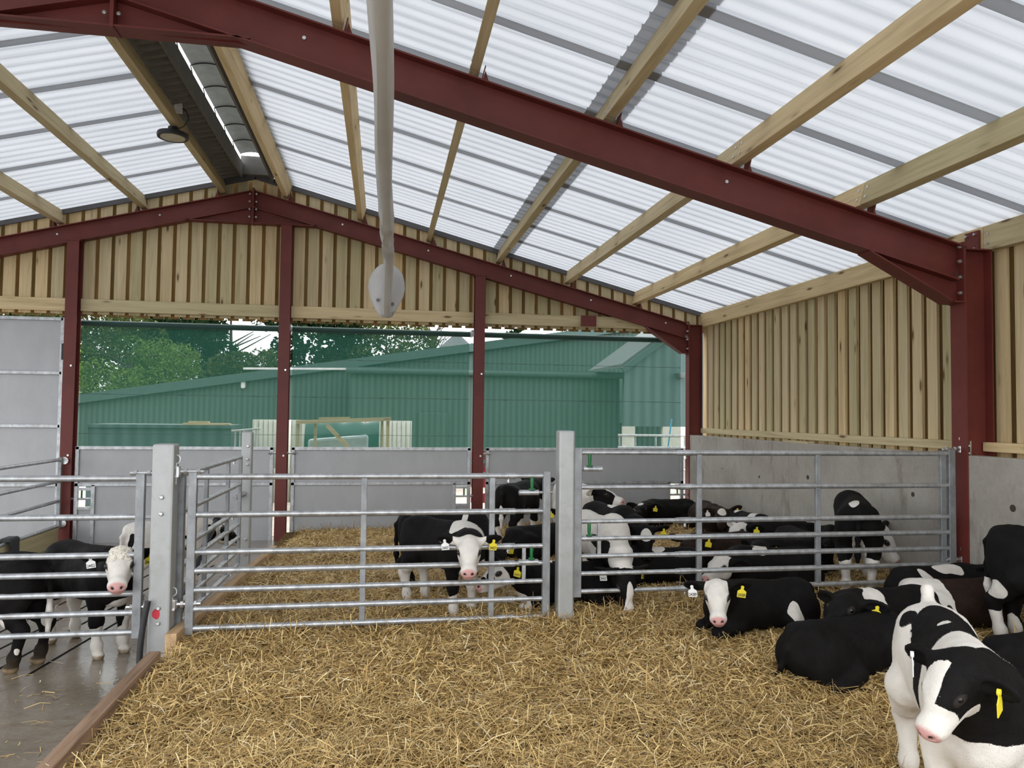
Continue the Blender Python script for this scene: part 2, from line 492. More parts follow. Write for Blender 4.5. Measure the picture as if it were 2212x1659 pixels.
def coat(name, black, white=(0.74, 0.70, 0.64)):
    t = NT(name)
    c0 = t.attr('coat')
    fur = t.noise(t.coord((1, 1, 1)), 55, 4, 0.7, 0.4)
    big = t.noise(t.coord((1, 1, 1)), 14, 4, 0.6)
    v = t.math('ADD', c0, t.math('ADD', t.math('MULTIPLY', t.math('SUBTRACT', fur, 0.5), 0.55), t.math('MULTIPLY', t.math('SUBTRACT', big, 0.5), 0.25)))
    wh = t.ramp(v, [(0.46, (0, 0, 0)), (0.54, (1, 1, 1))])
    fine = t.noise(t.coord((1, 1, 1)), 160, 3, 0.7)
    wc = t.ramp(t.math('ADD', t.math('MULTIPLY', big, 0.7), t.math('MULTIPLY', fine, 0.3)), [(0.3, tuple(k * 0.86 for k in white)), (0.65, white)])
    bc = t.ramp(big, [(0.3, tuple(k * 0.7 for k in black)), (0.7, tuple(k * 1.3 for k in black))])
    c = t.mix(wh, bc, wc)
    c = t.mix(t.attr('pink'), c, (0.60, 0.33, 0.31))
    c = t.mix(t.attr('dark'), c, (0.030, 0.024, 0.022))
    dn = t.math('MULTIPLY', t.attr('dirt'), t.ramp(big, [(0.3, (0.5, 0.5, 0.5)), (0.6, (1, 1, 1))]))
    c = t.mix(dn, c, (0.23, 0.165, 0.095))
    h = t.math('ADD', t.math('MULTIPLY', fur, 0.6), t.math('MULTIPLY', fine, 0.5))
    return t.pbr(c, 0.72, 0.0, t.bump(h, 0.55, 0.008), 0.12, 0.0)
M_['coat'] = coat('black_and_white_coat', (0.006, 0.0052, 0.005))
M_['coat_brown'] = coat('brown_and_white_coat', (0.022, 0.0125, 0.0085))

# ------------------------------------------------------------------ calves: one continuous body per animal (smooth union of muscle shapes, meshed once)
def smin(a, b, k):
    h = np.maximum(k - np.abs(a - b), 0.0) / k
    return np.minimum(a, b) - h * h * k * 0.25
def sd_cone(P, a, b, ra, rb):
    a = np.asarray(a, np.float32); b = np.asarray(b, np.float32)
    ab = b - a
    t = np.clip(((P - a) @ ab) / max(1e-9, float(ab @ ab)), 0, 1)
    d = P - a - t[..., None] * ab
    return np.sqrt((d * d).sum(-1)) - (ra + t * (rb - ra))
def sd_ell(P, c, r, Rm):
    q = (P - np.asarray(c, np.float32))
    if Rm is not None: q = q @ Rm           # columns of Rm are the ellipsoid's axes
    r = np.asarray(r, np.float32)
    k0 = np.sqrt(((q / r) ** 2).sum(-1)); k1 = np.sqrt(((q / (r * r)) ** 2).sum(-1)) + 1e-6
    return k0 * (k0 - 1.0) / k1
class Sdf:
    def __init__(self): self.p = []
    def cone(self, a, b, ra, rb, k=0.04, g=0): self.p.append(('c', np.array(a, float), np.array(b, float), ra, rb, k, g))
    def chain(self, pts, rs, k=0.04, g=0):
        for i in range(len(pts) - 1): self.cone(pts[i], pts[i + 1], rs[i], rs[i + 1], k, g)
    def ell(self, c, r, Rm=None, k=0.06, g=0): self.p.append(('e', np.array(c, float), np.array(r, float), Rm, 0, k, g))
    def cut(self, c, r, Rm=None, k=0.01): self.p.append(('x', np.array(c, float), np.array(r, float), Rm, 0, k, 9))
    def bounds(self, q):
        if q[0] == 'c':
            m = max(q[3], q[4]); return np.minimum(q[1], q[2]) - m, np.maximum(q[1], q[2]) + m
        m = float(np.max(q[2])); return q[1] - m, q[1] + m
    def mesh(self, h):
        B = [self.bounds(q) for q in self.p if q[0] != 'x']
        lo = np.min([b[0] for b in B], 0) - 4 * h; hi = np.max([b[1] for b in B], 0) + 4 * h
        n = np.ceil((hi - lo) / h).astype(int) + 1
        F = np.full(n, 0.3, np.float32)
        ax = [(lo[i] + h * np.arange(n[i])).astype(np.float32) for i in range(3)]
        for q in self.p:
            b0, b1 = self.bounds(q); pad = q[5] + 3 * h
            i0 = np.maximum(((b0 - pad - lo) / h).astype(int), 0); i1 = np.minimum(((b1 + pad - lo) / h).astype(int) + 2, n)
            sl = tuple(slice(i0[i], i1[i]) for i in range(3))
            P = np.stack(np.meshgrid(ax[0][sl[0]], ax[1][sl[1]], ax[2][sl[2]], indexing='ij'), -1)
            if q[0] == 'c': F[sl] = smin(F[sl], sd_cone(P, q[1], q[2], q[3], q[4]), q[5])
            elif q[0] == 'e': F[sl] = smin(F[sl], sd_ell(P, q[1], q[2], q[3]), q[5])
            else: F[sl] = -smin(-F[sl], sd_ell(P, q[1], q[2], q[3]), q[5])
        return surface_nets(F, lo, h)
    def group_dist(self, P, g):
        d = np.full(len(P), 9.0, np.float32)
        P = P.astype(np.float32)
        for q in self.p:
            if q[6] != g or q[0] == 'x': continue
            d = np.minimum(d, sd_cone(P, q[1], q[2], q[3], q[4]) if q[0] == 'c' else sd_ell(P, q[1], q[2], q[3]))
        return d
def surface_nets(F, lo, h):
    ins = F < 0
    c = [ins[i:ins.shape[0] - 1 + i, j:ins.shape[1] - 1 + j, k:ins.shape[2] - 1 + k] for i in (0, 1) for j in (0, 1) for k in (0, 1)]
    s = sum(x.astype(np.int8) for x in c)
    act = np.argwhere((s > 0) & (s < 8))
    vid = np.full(s.shape, -1, np.int64); vid[tuple(act.T)] = np.arange(len(act))
    acc = np.zeros((len(act), 3)); cnt = np.zeros(len(act))
    offs = [(i, j, k) for i in (0, 1) for j in (0, 1) for k in (0, 1)]
    val = [F[tuple((act + o).T)] for o in offs]
    for a in range(8):
        for b in range(a + 1, 8):
            d = np.array(offs[b]) - np.array(offs[a])
            if np.abs(d).sum() != 1: continue
            va, vb = val[a], val[b]; m = (va < 0) != (vb < 0)
            t = np.where(m, va / np.where(m, va - vb, 1), 0)
            acc += np.where(m[:, None], np.array(offs[a]) + t[:, None] * d, 0); cnt += m
    V = lo + h * (act + acc / cnt[:, None])
    Q = []
    for axn in range(3):
        o = [0, 0, 0]; o[axn] = 1
        A = ins[:-1 if axn == 0 else None, :-1 if axn == 1 else None, :-1 if axn == 2 else None]
        Bm = ins[o[0]:, o[1]:, o[2]:]
        e = np.argwhere(A != Bm)
        u, w_ = [(1, 2), (2, 0), (0, 1)][axn]
        ok = (e[:, u] > 0) & (e[:, w_] > 0) & (e[:, u] < s.shape[u]) & (e[:, w_] < s.shape[w_]); e = e[ok]
        du = np.zeros(3, int); du[u] = 1; dw = np.zeros(3, int); dw[w_] = 1
        q = np.stack([vid[tuple((e - du - dw).T)], vid[tuple((e - dw).T)], vid[tuple(e.T)], vid[tuple((e - du).T)]], 1)
        flip = Bm[tuple(e.T)]
        q[flip] = q[flip][:, ::-1]
        Q.append(q)
    return V, np.concatenate(Q)
def mesh_np(name, V, Q, m, parent, attrs=None, smooth=True):
    me = bpy.data.meshes.new(name)
    k = Q.shape[1]
    me.vertices.add(len(V)); me.vertices.foreach_set('co', np.ascontiguousarray(V, np.float32).ravel())
    me.loops.add(Q.size); me.loops.foreach_set('vertex_index', np.ascontiguousarray(Q, np.int32).ravel())
    me.polygons.add(len(Q)); me.polygons.foreach_set('loop_start', np.arange(0, Q.size, k, dtype=np.int32))
    me.polygons.foreach_set('use_smooth', np.full(len(Q), smooth))
    me.update(calc_edges=True); me.validate()
    for an, av in (attrs or {}).items():
        a = me.attributes.new(an, 'FLOAT', 'POINT'); a.data.foreach_set('value', np.ascontiguousarray(av, np.float32))
    me.materials.append(m)
    o = bpy.data.objects.new(name, me); COL.objects.link(o)
    if parent is not None: o.parent = parent
    return o
def vnormals(V, Q):
    n = np.cross(V[Q[:, 2]] - V[Q[:, 0]], V[Q[:, 3]] - V[Q[:, 1]])
    N = np.zeros_like(V)
    for i in range(4): np.add.at(N, Q[:, i], n)
    return N / (np.linalg.norm(N, axis=1)[:, None] + 1e-9)
def dirv(yaw, pitch):
    y, p = R_(yaw), R_(pitch)
    return np.array([math.cos(y) * math.cos(p), math.sin(y) * math.cos(p), math.sin(p)])
def frame(d, roll=0.0, up=(0, 0, 1)):
    d = np.array(d) / np.linalg.norm(d); up = np.array(up, float)
    l = np.cross(up, d); l /= np.linalg.norm(l); u = np.cross(d, l)
    c, s = math.cos(R_(roll)), math.sin(R_(roll))
    return np.stack([d, c * l + s * u, -s * l + c * u], 1)     # columns: forward, left, up
TAG_CACHE = {}
def tag_meshes(col, txt):
    key = (col, txt)
    if key in TAG_CACHE: return TAG_CACHE[key]
    W, H = 0.029, 0.056
    poly = [(-W, -H), (W, -H), (W * 1.02, -0.016), (0.010, -0.004), (0.009, 0.016), (-0.009, 0.016), (-0.010, -0.004), (-W * 1.02, -0.016)]
    me = bpy.data.meshes.new('ear_tag'); bm = bmesh.new()
    f = bm.faces.new([bm.verts.new((x, 0.0015, z)) for x, z in poly])
    r = bmesh.ops.extrude_face_region(bm, geom=[f])
    bmesh.ops.translate(bm, verts=[v for v in r['geom'] if isinstance(v, bmesh.types.BMVert)], vec=(0, -0.003, 0))
    # the stud that goes through the ear
    st = bmesh.ops.create_cone(bm, cap_ends=True, segments=12, radius1=0.010, radius2=0.010, depth=0.010, matrix=Matrix.Translation((0, 0, 0.010)) @ Matrix.Rotation(R_(90), 4, 'X'))
    bmesh.ops.recalc_face_normals(bm, faces=bm.faces); bm.to_mesh(me); bm.free()
    me.materials.append(M_['tag_' + col])
    tm = None
    if txt:
        cu = bpy.data.curves.new('tag_number', 'FONT'); cu.body = txt; cu.size = 0.030; cu.align_x = 'CENTER'; cu.offset = 0.0006
        to = bpy.data.objects.new('tag_number', cu); COL.objects.link(to)
        dg = bpy.context.evaluated_depsgraph_get(); dg.update()
        tm = bpy.data.meshes.new_from_object(to.evaluated_get(dg)); bpy.data.objects.remove(to)
        wv = [v.co.x for v in tm.vertices]; sx = 0.050 / max(1e-4, max(wv) - min(wv))
        tm.transform(Matrix.Translation((0, -0.0022, -0.050)) @ Matrix.Rotation(R_(90), 4, 'X') @ Matrix.Diagonal((min(sx, 1.0), 0.95, 1, 1)))
        tm.materials.clear(); tm.materials.append(M_['ink'])
    TAG_CACHE[key] = (me, tm)
    return TAG_CACHE[key]

def calf(label, x, y, z, heading, pose='stand', s=0.9, neck=(0, 35), head=(0, -35), hroll=0, base='B', blobs=(), tags=(), h=0.011, brown=False,
         tail=True, legs=None, ears=(0, 0), pink=1.0, roll=0, hs=1.13, seed=None, curly=0.0, neck_len=0.34, group=None, mops=False, thin=1.0, furry=0, tailup=False, eup=0.0, eback=0.28):
    """one calf; local frame +x forward, +y left, sizes for a calf 0.8 m at the withers, times s"""
    seed = len(CALVES) + 3 if seed is None else seed
    S = Sdf()
    L = dict(fl=0, fr=0, hl=0, hr=0); L.update(legs or {})
    if pose == 'stand':
        S.ell((0.20, 0, 0.575), (0.235, 0.150, 0.205), k=0.08)
        S.ell((-0.06, 0, 0.560), (0.30, 0.168, 0.190), k=0.10)
        S.ell((-0.33, 0, 0.620), (0.175, 0.150, 0.165), k=0.10)
        S.cone((-0.44, 0, 0.735), (0.24, 0, 0.740), 0.045, 0.050, 0.09)
        S.ell((-0.40, 0.085, 0.715), (0.06, 0.05, 0.05), k=0.06); S.ell((-0.40, -0.085, 0.715), (0.06, 0.05, 0.05), k=0.06)
        S.ell((0.38, 0, 0.50), (0.10, 0.10, 0.12), k=0.09)
        nb = np.array((0.36, 0, 0.66))
        for sd, f, q in ((1, 'fl', 'hl'), (-1, 'fr', 'hr')):
            a = L[f]
            S.ell((0.27, sd * 0.105, 0.56), (0.12, 0.065, 0.16), k=0.07)
            S.chain([(0.27, sd * 0.112, 0.46), (0.275 + a * 0.5, sd * 0.105, 0.275), (0.275 + a, sd * 0.098, 0.095), (0.295 + a, sd * 0.098, 0.032)], [0.066, 0.042, 0.030, 0.036], 0.035, g=2)
            S.ell((0.278 + a * 0.5, sd * 0.105, 0.275), (0.045, 0.042, 0.055), k=0.03, g=2)
            S.ell((0.285 + a, sd * 0.098, 0.095), (0.038, 0.036, 0.04), k=0.03, g=2)
            S.ell((0.308 + a, sd * 0.098, 0.026), (0.052, 0.040, 0.034), k=0.015, g=2)
            a = L[q]
            S.ell((-0.32, sd * 0.112, 0.55), (0.150, 0.075, 0.180), k=0.07)
            S.chain([(-0.28, sd * 0.118, 0.46), (-0.36 + a * 0.4, sd * 0.112, 0.37), (-0.435 + a * 0.7, sd * 0.105, 0.295), (-0.400 + a, sd * 0.100, 0.10), (-0.385 + a, sd * 0.100, 0.032)], [0.095, 0.064, 0.046, 0.031, 0.037], 0.035, g=2)
            S.ell((-0.435 + a * 0.7, sd * 0.105, 0.29), (0.043, 0.036, 0.05), k=0.03, g=2)
            S.ell((-0.392 + a, sd * 0.100, 0.098), (0.038, 0.036, 0.04), k=0.03, g=2)
            S.ell((-0.372 + a, sd * 0.100, 0.026), (0.052, 0.040, 0.034), k=0.015, g=2)
        tp = [(-0.47, 0, 0.735), (-0.525, 0.0, 0.66), (-0.535, 0.01, 0.50), (-0.53, 0.012, 0.36), (-0.525, 0.015, 0.24)]
        trs = [0.030, 0.022, 0.017, 0.024, 0.014]
    else:
        S.ell((0.18, 0, 0.225), (0.25, 0.175, 0.195), k=0.08)
        S.ell((-0.08, 0, 0.215), (0.31, 0.205, 0.185), k=0.10)
        S.ell((-0.34, 0, 0.235), (0.185, 0.175, 0.185), k=0.10)
        S.cone((-0.42, 0, 0.365), (0.24, 0, 0.385), 0.042, 0.046, 0.09)
        S.ell((-0.40, 0.085, 0.355), (0.06, 0.05, 0.05), k=0.06); S.ell((-0.40, -0.085, 0.355), (0.06, 0.05, 0.05), k=0.06)
        S.ell((0.37, 0, 0.20), (0.11, 0.12, 0.14), k=0.09)
        nb = np.array((0.34, 0, 0.31))
        for sd, f, q in ((1, 'fl', 'hl'), (-1, 'fr', 'hr')):
            S.ell((0.27, sd * 0.13, 0.22), (0.13, 0.065, 0.15), k=0.07)
            if L[f] == 'out':    # front leg stretched forward
                S.chain([(0.30, sd * 0.13, 0.12), (0.46, sd * 0.125, 0.06), (0.62, sd * 0.12, 0.04), (0.67, sd * 0.12, 0.035)], [0.06, 0.042, 0.030, 0.036], 0.035, g=2)
            else:
                S.chain([(0.28, sd * 0.14, 0.11), (0.46, sd * 0.125, 0.055)], [0.062, 0.045], 0.035, g=2)
                S.chain([(0.46, sd * 0.125, 0.055), (0.30, sd * 0.10, 0.035), (0.25, sd * 0.10, 0.03)], [0.043, 0.030, 0.034], 0.02, g=2)
            S.ell((-0.30, sd * 0.165, 0.185), (0.175, 0.075, 0.165), k=0.07)
            S.chain([(-0.18, sd * 0.215, 0.15), (-0.30, sd * 0.235, 0.075), (-0.38, sd * 0.235, 0.05)], [0.075, 0.05, 0.042], 0.035, g=2)
            S.chain([(-0.38, sd * 0.235, 0.045), (-0.20, sd * 0.275, 0.034), (-0.13, sd * 0.285, 0.034)], [0.040, 0.030, 0.036], 0.02, g=2)
        tp = [(-0.47, 0, 0.35), (-0.53, 0.02, 0.27), (-0.54, 0.05, 0.15), (-0.50, 0.12, 0.06), (-0.44, 0.20, 0.035)]
        trs = [0.030, 0.021, 0.017, 0.022, 0.014]
    if thin != 1.0:
        for i in range(len(S.p)):
            q = list(S.p[i])
            if q[6] == 0 and q[0] == 'e': q[1] = q[1] * np.array((1, thin, 1)); q[2] = q[2] * np.array((1, thin, 1)); S.p[i] = tuple(q)
    if tailup:
        tp = [(-.45, 0, .745), (-.505, 0, .835), (-.575, .01, .825), (-.62, .015, .70), (-.635, .02, .50)]
    if tail: S.chain(tp, trs, 0.03, g=3)
    # neck and head
    nd = dirv(*neck)
    poll = nb + nd * neck_len
    mid = nb + nd * neck_len * 0.5
    S.chain([nb - nd * 0.08, mid, poll - nd * 0.02], [0.125, 0.098, 0.075], 0.09, g=0)
    if pose == 'stand': S.cone((0.36, 0, 0.54), mid - np.array((0, 0, 0.03)), 0.09, 0.07, 0.08)
    else: S.cone((0.38, 0, 0.22), mid - np.array((0, 0, 0.02)), 0.09, 0.07, 0.08)
    hd = dirv(*head)
    H = frame(hd, hroll)
    o = poll + hd * 0.02
    W = lambda a, b, c: o + H @ np.array((a, b, c), float)
    n0 = len(S.p)
    S.ell(W(0.0, 0, 0.0), (0.088, 0.078, 0.082), H, 0.05, 1)
    S.ell(W(0.065, 0, 0.030), (0.100, 0.066, 0.042), H, 0.04, 1)
    S.cone(W(0.05, 0, -0.004), W(0.205, 0, -0.012), 0.060, 0.046, 0.04, 1)
    S.cone(W(0.02, 0.03, -0.060), W(0.19, 0.012, -0.050), 0.048, 0.030, 0.04, 1)
    S.cone(W(0.02, -0.03, -0.060), W(0.19, -0.012, -0.050), 0.048, 0.030, 0.04, 1)
    S.ell(W(0.232, 0, -0.012), (0.046, 0.055, 0.043), H, 0.03, 1)
    S.ell(W(0.225, 0, -0.052), (0.036, 0.037, 0.020), H, 0.02, 1)
    for sd in (1, -1):
        S.ell(W(0.076, sd * 0.058, 0.032), (0.034, 0.020, 0.023), H, 0.02, 1)
        S.cut(W(0.270, sd * 0.026, -0.002), (0.015, 0.009, 0.008), H, 0.006)
        er = ears[0 if sd > 0 else 1]          # droop of the ear in degrees
        ed = np.array((-eback, sd * math.cos(R_(er)), -math.sin(R_(er))), float); ed /= np.linalg.norm(ed)
        ef = np.array((0.9 - .5 * eup, sd * 0.30, -0.10 + eup)); ef -= ed * (ef @ ed); ef /= np.linalg.norm(ef)
        et = np.cross(ed, ef)
        E = H @ np.stack([ed, et, ef], 1)
        S.cone(W(-0.030, sd * 0.060, 0.030), W(-0.030, sd * 0.060, 0.030) + E @ np.array((0.055, 0, 0)), 0.028, 0.026, 0.03, 1)
        ec = W(-0.030, sd * 0.060, 0.030) + E @ np.array((0.100, 0, 0))
        S.ell(ec, (0.082, 0.046, 0.017), E, 0.02, 1)
        S.cut(ec + E @ np.array((0.008, 0, 0.020)), (0.062, 0.030, 0.017), E, 0.008)
        if sd > 0: earL = (ec, E)
        else: earR = (ec, E)
    for i in range(n0, len(S.p)):
        q = list(S.p[i]); q[1] = o + (q[1] - o) * hs
        if q[0] == 'c': q[2] = o + (q[2] - o) * hs; q[3] *= hs; q[4] *= hs
        else: q[2] = q[2] * hs
        S.p[i] = tuple(q)
    earL = (o + (earL[0] - o) * hs, earL[1]); earR = (o + (earR[0] - o) * hs, earR[1])
    V, Q = S.mesh(h)
    N = vnormals(V, Q)
    dh = S.group_dist(V, 1); db = np.minimum(S.group_dist(V, 0), S.group_dist(V, 3))
    hm = dh < db - 0.01
    hl = (V - o) @ H / hs                      # head coordinates
    V = V + N * ((vnoise(V, 32, seed) * 0.0022 + vnoise(V, 9, seed + 1) * 0.004) * (1.0 - 0.6 * hm))[:, None]
    if curly:
        top = np.exp(-(((hl[:, 0] - 0.0) / 0.075) ** 2 + (hl[:, 1] / 0.06) ** 2)) * (hl[:, 2] > 0.02) * hm
        V = V + N * (top * curly * (0.4 + 0.6 * np.abs(vnoise(V, 85, seed + 2))))[:, None]
    # coat pattern: signed field, above 0.5 white
    wp = V + np.stack([vnoise(V, 5, seed + 5), vnoise(V, 5, seed + 6), vnoise(V, 5, seed + 7)], 1) * 0.035 + np.stack([vnoise(V, 17, seed + 8), vnoise(V, 17, seed + 9), vnoise(V, 17, seed + 10)], 1) * 0.010
    hp = hl + (wp - V)*0.45
    cv = np.full(len(V), 2.0 if base == 'W' else -1.0)
    for b in blobs:
        fr, c_, r_, colr = b
        P_ = hp if fr == 'H' else wp
        d = 1.0 - np.sqrt((((P_ - np.array(c_)) / np.array(r_)) ** 2).sum(1))
        d = np.clip(d * 6.0, -1.5, 1.5)
        if fr == 'H': d = np.where(hm, d, -1.5)
        if fr == 'B': d = np.where(hm & ~(dh > -0.002), -1.5, d)
        cv = np.maximum(cv, 0.5 + d) if colr == 'W' else np.minimum(cv, 0.5 - d)
    pk = np.clip((hl[:, 0] - 0.245 + 0.25 * np.minimum(0, hl[:, 2] + 0.03)) / 0.012, 0, 1) * hm * pink
    dk = np.zeros(len(V))
    for sd in (1, -1):
        dk = np.maximum(dk, (np.sqrt(((hl - np.array((0.272, sd * 0.026, -0.002))) ** 2 / np.array((0.016, 0.011, 0.009)) ** 2).sum(1)) < 1.0) * 1.0 * hm)
        dk = np.maximum(dk, np.clip((1.35 - np.sqrt(((hl - np.array((0.088, sd * 0.070, 0.029))) ** 2 / np.array((0.027, 0.021, 0.019)) ** 2).sum(1))) * 4, 0, 1) * hm)
    dg = S.group_dist(V, 2)
    hoof = np.clip((0.042 - V[:, 2]) / 0.012, 0, 1) * (dg < 0.012) if pose == 'stand' else np.zeros(len(V))
    dirt = hoof * 0.9 + (np.clip((0.16 - V[:, 2]) / 0.16, 0, 1) * 0.25 if pose == 'stand' else 0)
    root = thing('calf', label, 'calf', (x, y, z), group)
    root.rotation_euler = (R_(roll), 0, R_(heading)); root.scale = (s, s, s)
    body = mesh_np('body', V, Q, M_['coat_brown' if brown else 'coat'], root, dict(coat=cv, pink=pk, dark=dk, dirt=dirt))
    for sd in (1, -1):
        e = eye_mesh().copy(); COL.objects.link(e); e.parent = root
        e.location = o + H @ np.array((0.087, sd * 0.0655, 0.031)) * hs; e.scale = (hs, hs, hs)
    if furry: fur(root, V, Q, N, dict(coat=cv, pink=pk, dark=dk, dirt=dirt), body.data.materials[0], furry, s, seed, hm, H, hl, pose)
    if mops:
        tuft(root, body, V, N, hl, hm, seed)
    for side, col, txt, tw in tags:
        ec, E = earL if side == 'L' else earR
        tm, nm = tag_meshes(col, txt)
        t = bpy.data.objects.new('ear_tag', tm); COL.objects.link(t); t.parent = root
        pos = ec + E @ np.array((0.010, 0, 0.030))
        t.location = pos; t.scale = (1 / s, 1 / s, 1 / s)
        # hang down, facing the way the ear opens, turned by tw
        fdir = E[:, 2]
        t.rotation_euler = (0, R_(8 if side == 'L' else -8), math.atan2(fdir[1], fdir[0]) + R_(90 + tw))
        t['label'] = col + ' ear tag'
        if nm is not None:
            nn = bpy.data.objects.new('tag_number', nm); COL.objects.link(nn); nn.parent = t
    CALVES.append(root)
    return root
def fur(root, V, Q, N, A, m, n, s, seed, hm, H, hl, pose):
    rng = np.random.default_rng(seed + 400)
    f = rng.integers(0, len(Q), n); w4 = rng.dirichlet((1, 1, 1, 1), n)
    P = (V[Q[f]] * w4[..., None]).sum(1); NN = (N[Q[f]] * w4[..., None]).sum(1)
    flow = np.where(hm[Q[f, 0]][:, None], H[:, 0] * .9, np.array((-.75, 0, -.55)))
    # curls on the poll and swirls over the coat
    sw = np.stack([vnoise(P, 14, seed + 21), vnoise(P, 14, seed + 22), vnoise(P, 14, seed + 23)], 1) * .75
    d = flow + sw + rng.normal(0, .22, (n, 3)); d -= NN * (d * NN).sum(1)[:, None]
    d /= np.linalg.norm(d, axis=1)[:, None] + 1e-6
    d = d + NN * rng.uniform(.10, .35, n)[:, None]; d /= np.linalg.norm(d, axis=1)[:, None]
    keep = ((A['pink'][Q[f, 0]] + A['dark'][Q[f, 0]]) < .3) & (P[:, 2] > .05)
    d, P, NN, f = d[keep], P[keep], NN[keep], f[keep]; n = len(P)
    L = rng.uniform(.005, .010, n) / s * np.where(hm[Q[f, 0]], .7, 1.0)
    sd = np.cross(d, NN); sd /= np.linalg.norm(sd, axis=1)[:, None] + 1e-6
    wd = (rng.uniform(.0004, .0009, n) / s)[:, None]
    tri = np.stack([P - NN * .001 - sd * wd, P - NN * .001 + sd * wd, P + d * L[:, None]], 1).reshape(-1, 3)
    at = {k: np.repeat(v[Q[f, 0]], 3) for k, v in A.items()}
    o = mesh_np('coat_hair', tri, np.arange(3 * n).reshape(-1, 3), m, root, at, smooth=False); o['kind'] = 'stuff'
    return o
def tuft(root, body, V, N, hl, hm, seed):
    """curly white hair between the ears"""
    rng = np.random.default_rng(seed)
    cand = np.nonzero(hm & (np.abs(hl[:, 1]) < 0.055) & (np.abs(hl[:, 0] + 0.005) < 0.085) & (hl[:, 2] > 0.03))[0]
    mb = MB()
    for i in rng.choice(cand, min(170, len(cand)), replace=False):
        p, n = Vector(V[i]), Vector(N[i])
        t = n.orthogonal().normalized(); t.rotate(Matrix.Rotation(rng.uniform(0, 6.28), 3, n))
        b = n.cross(t)
        rr = rng.uniform(0.006, 0.011)
        pts = [p + n * (0.003 + 0.006 * k / 6) + (t * math.cos(k * 0.9) + b * math.sin(k * 0.9)) * rr for k in range(7)]
        mb.tube(pts, [0.0035] * 6 + [0.0015], 5)
    o = mb.build('hair_curl', M_['curl'], None, smooth=True)
    o.parent = root
    return o
M_['curl'] = plain('cream_curl_hair', (0.74, 0.69, 0.60), 0.7)
CALVES = []
_EYE = []
def eye_mesh():
    if not _EYE:
        me = bpy.data.meshes.new('eye'); bm = bmesh.new()
        bmesh.ops.create_uvsphere(bm, u_segments=14, v_segments=10, radius=0.0185); bm.to_mesh(me); bm.free()
        for p in me.polygons: p.use_smooth = True
        me.materials.append(M_['eye'])
        _EYE.append(bpy.data.objects.new('eye', me))
    return _EYE[0]

# ------------------------------------------------------------------ the building
YF, YB = 5.45, 11.03              # near portal frame, gable frame
AP = -1.855                       # ridge line
SL = 0.2585                       # roof slope
XI = 4.66                         # inner face of the right-hand columns
def mir(x): return x if x >= AP else 2 * AP - x
def roof_z(x): return 3.827 - SL * (mir(x) - 2.69)       # underside of the sheets
def purl_z(x): return 3.620 - SL * (mir(x) - 2.69)       # lower edge of the purlins
def ground_z(y): return -0.13 if y < YF else -0.13 - 0.010 * (y - YF)
def straw_z(x, y):
    gx = 0.068 + 0.030 * min(max((x + 1.3) / 2.6, 0), 1) + 0.110 * min(max((x - 1.3) / 3.3, 0), 1)
    return gx + (0 if y < YF else -0.026 * (y - YF))
random.seed(4)
T = math.atan(SL); CT, ST = math.cos(T), math.sin(T)

# floor of the passage, yard beyond
m = MB()
m.add([(-9, -2.5, -.13), (6, -2.5, -.13), (6, YF, -.13), (-9, YF, -.13), (6, 11.4, ground_z(11.4)), (-9, 11.4, ground_z(11.4))], [(0, 1, 2, 3), (3, 2, 4, 5)])
m.add([(-9, -2.5, -.35), (6, -2.5, -.35), (6, 11.4, -.45), (-9, 11.4, -.45)], [(3, 2, 1, 0)])
floor = struct(m.build('floor', M_['floor']))
g = MB()
for k in range(11):
    x0 = -4.4 + 0.26 * k
    for y0, y1 in ((4.3, YF), (YF, 9.2)):
        xs = lambda y: x0 + 0.10 * (y - 5.0)
        if k > 8 or (y0 < YF and k > 5): continue
        a, b = (xs(y0), y0), (xs(y1), y1)
        z0, z1 = ground_z(y0) + 0.0015, ground_z(y1) + 0.0015
        g.add([(a[0], a[1], z0), (a[0] + .022, a[1], z0), (b[0] + .022, b[1], z1), (b[0], b[1], z1)], [(0, 1, 2, 3)])
g.build('drain_groove', M_['groove'], floor, kind='stuff')
m = MB(); m.box(-60, 60, 11.41, 90, -.9, -.30); struct(m.build('floor_yard', M_['yard']))

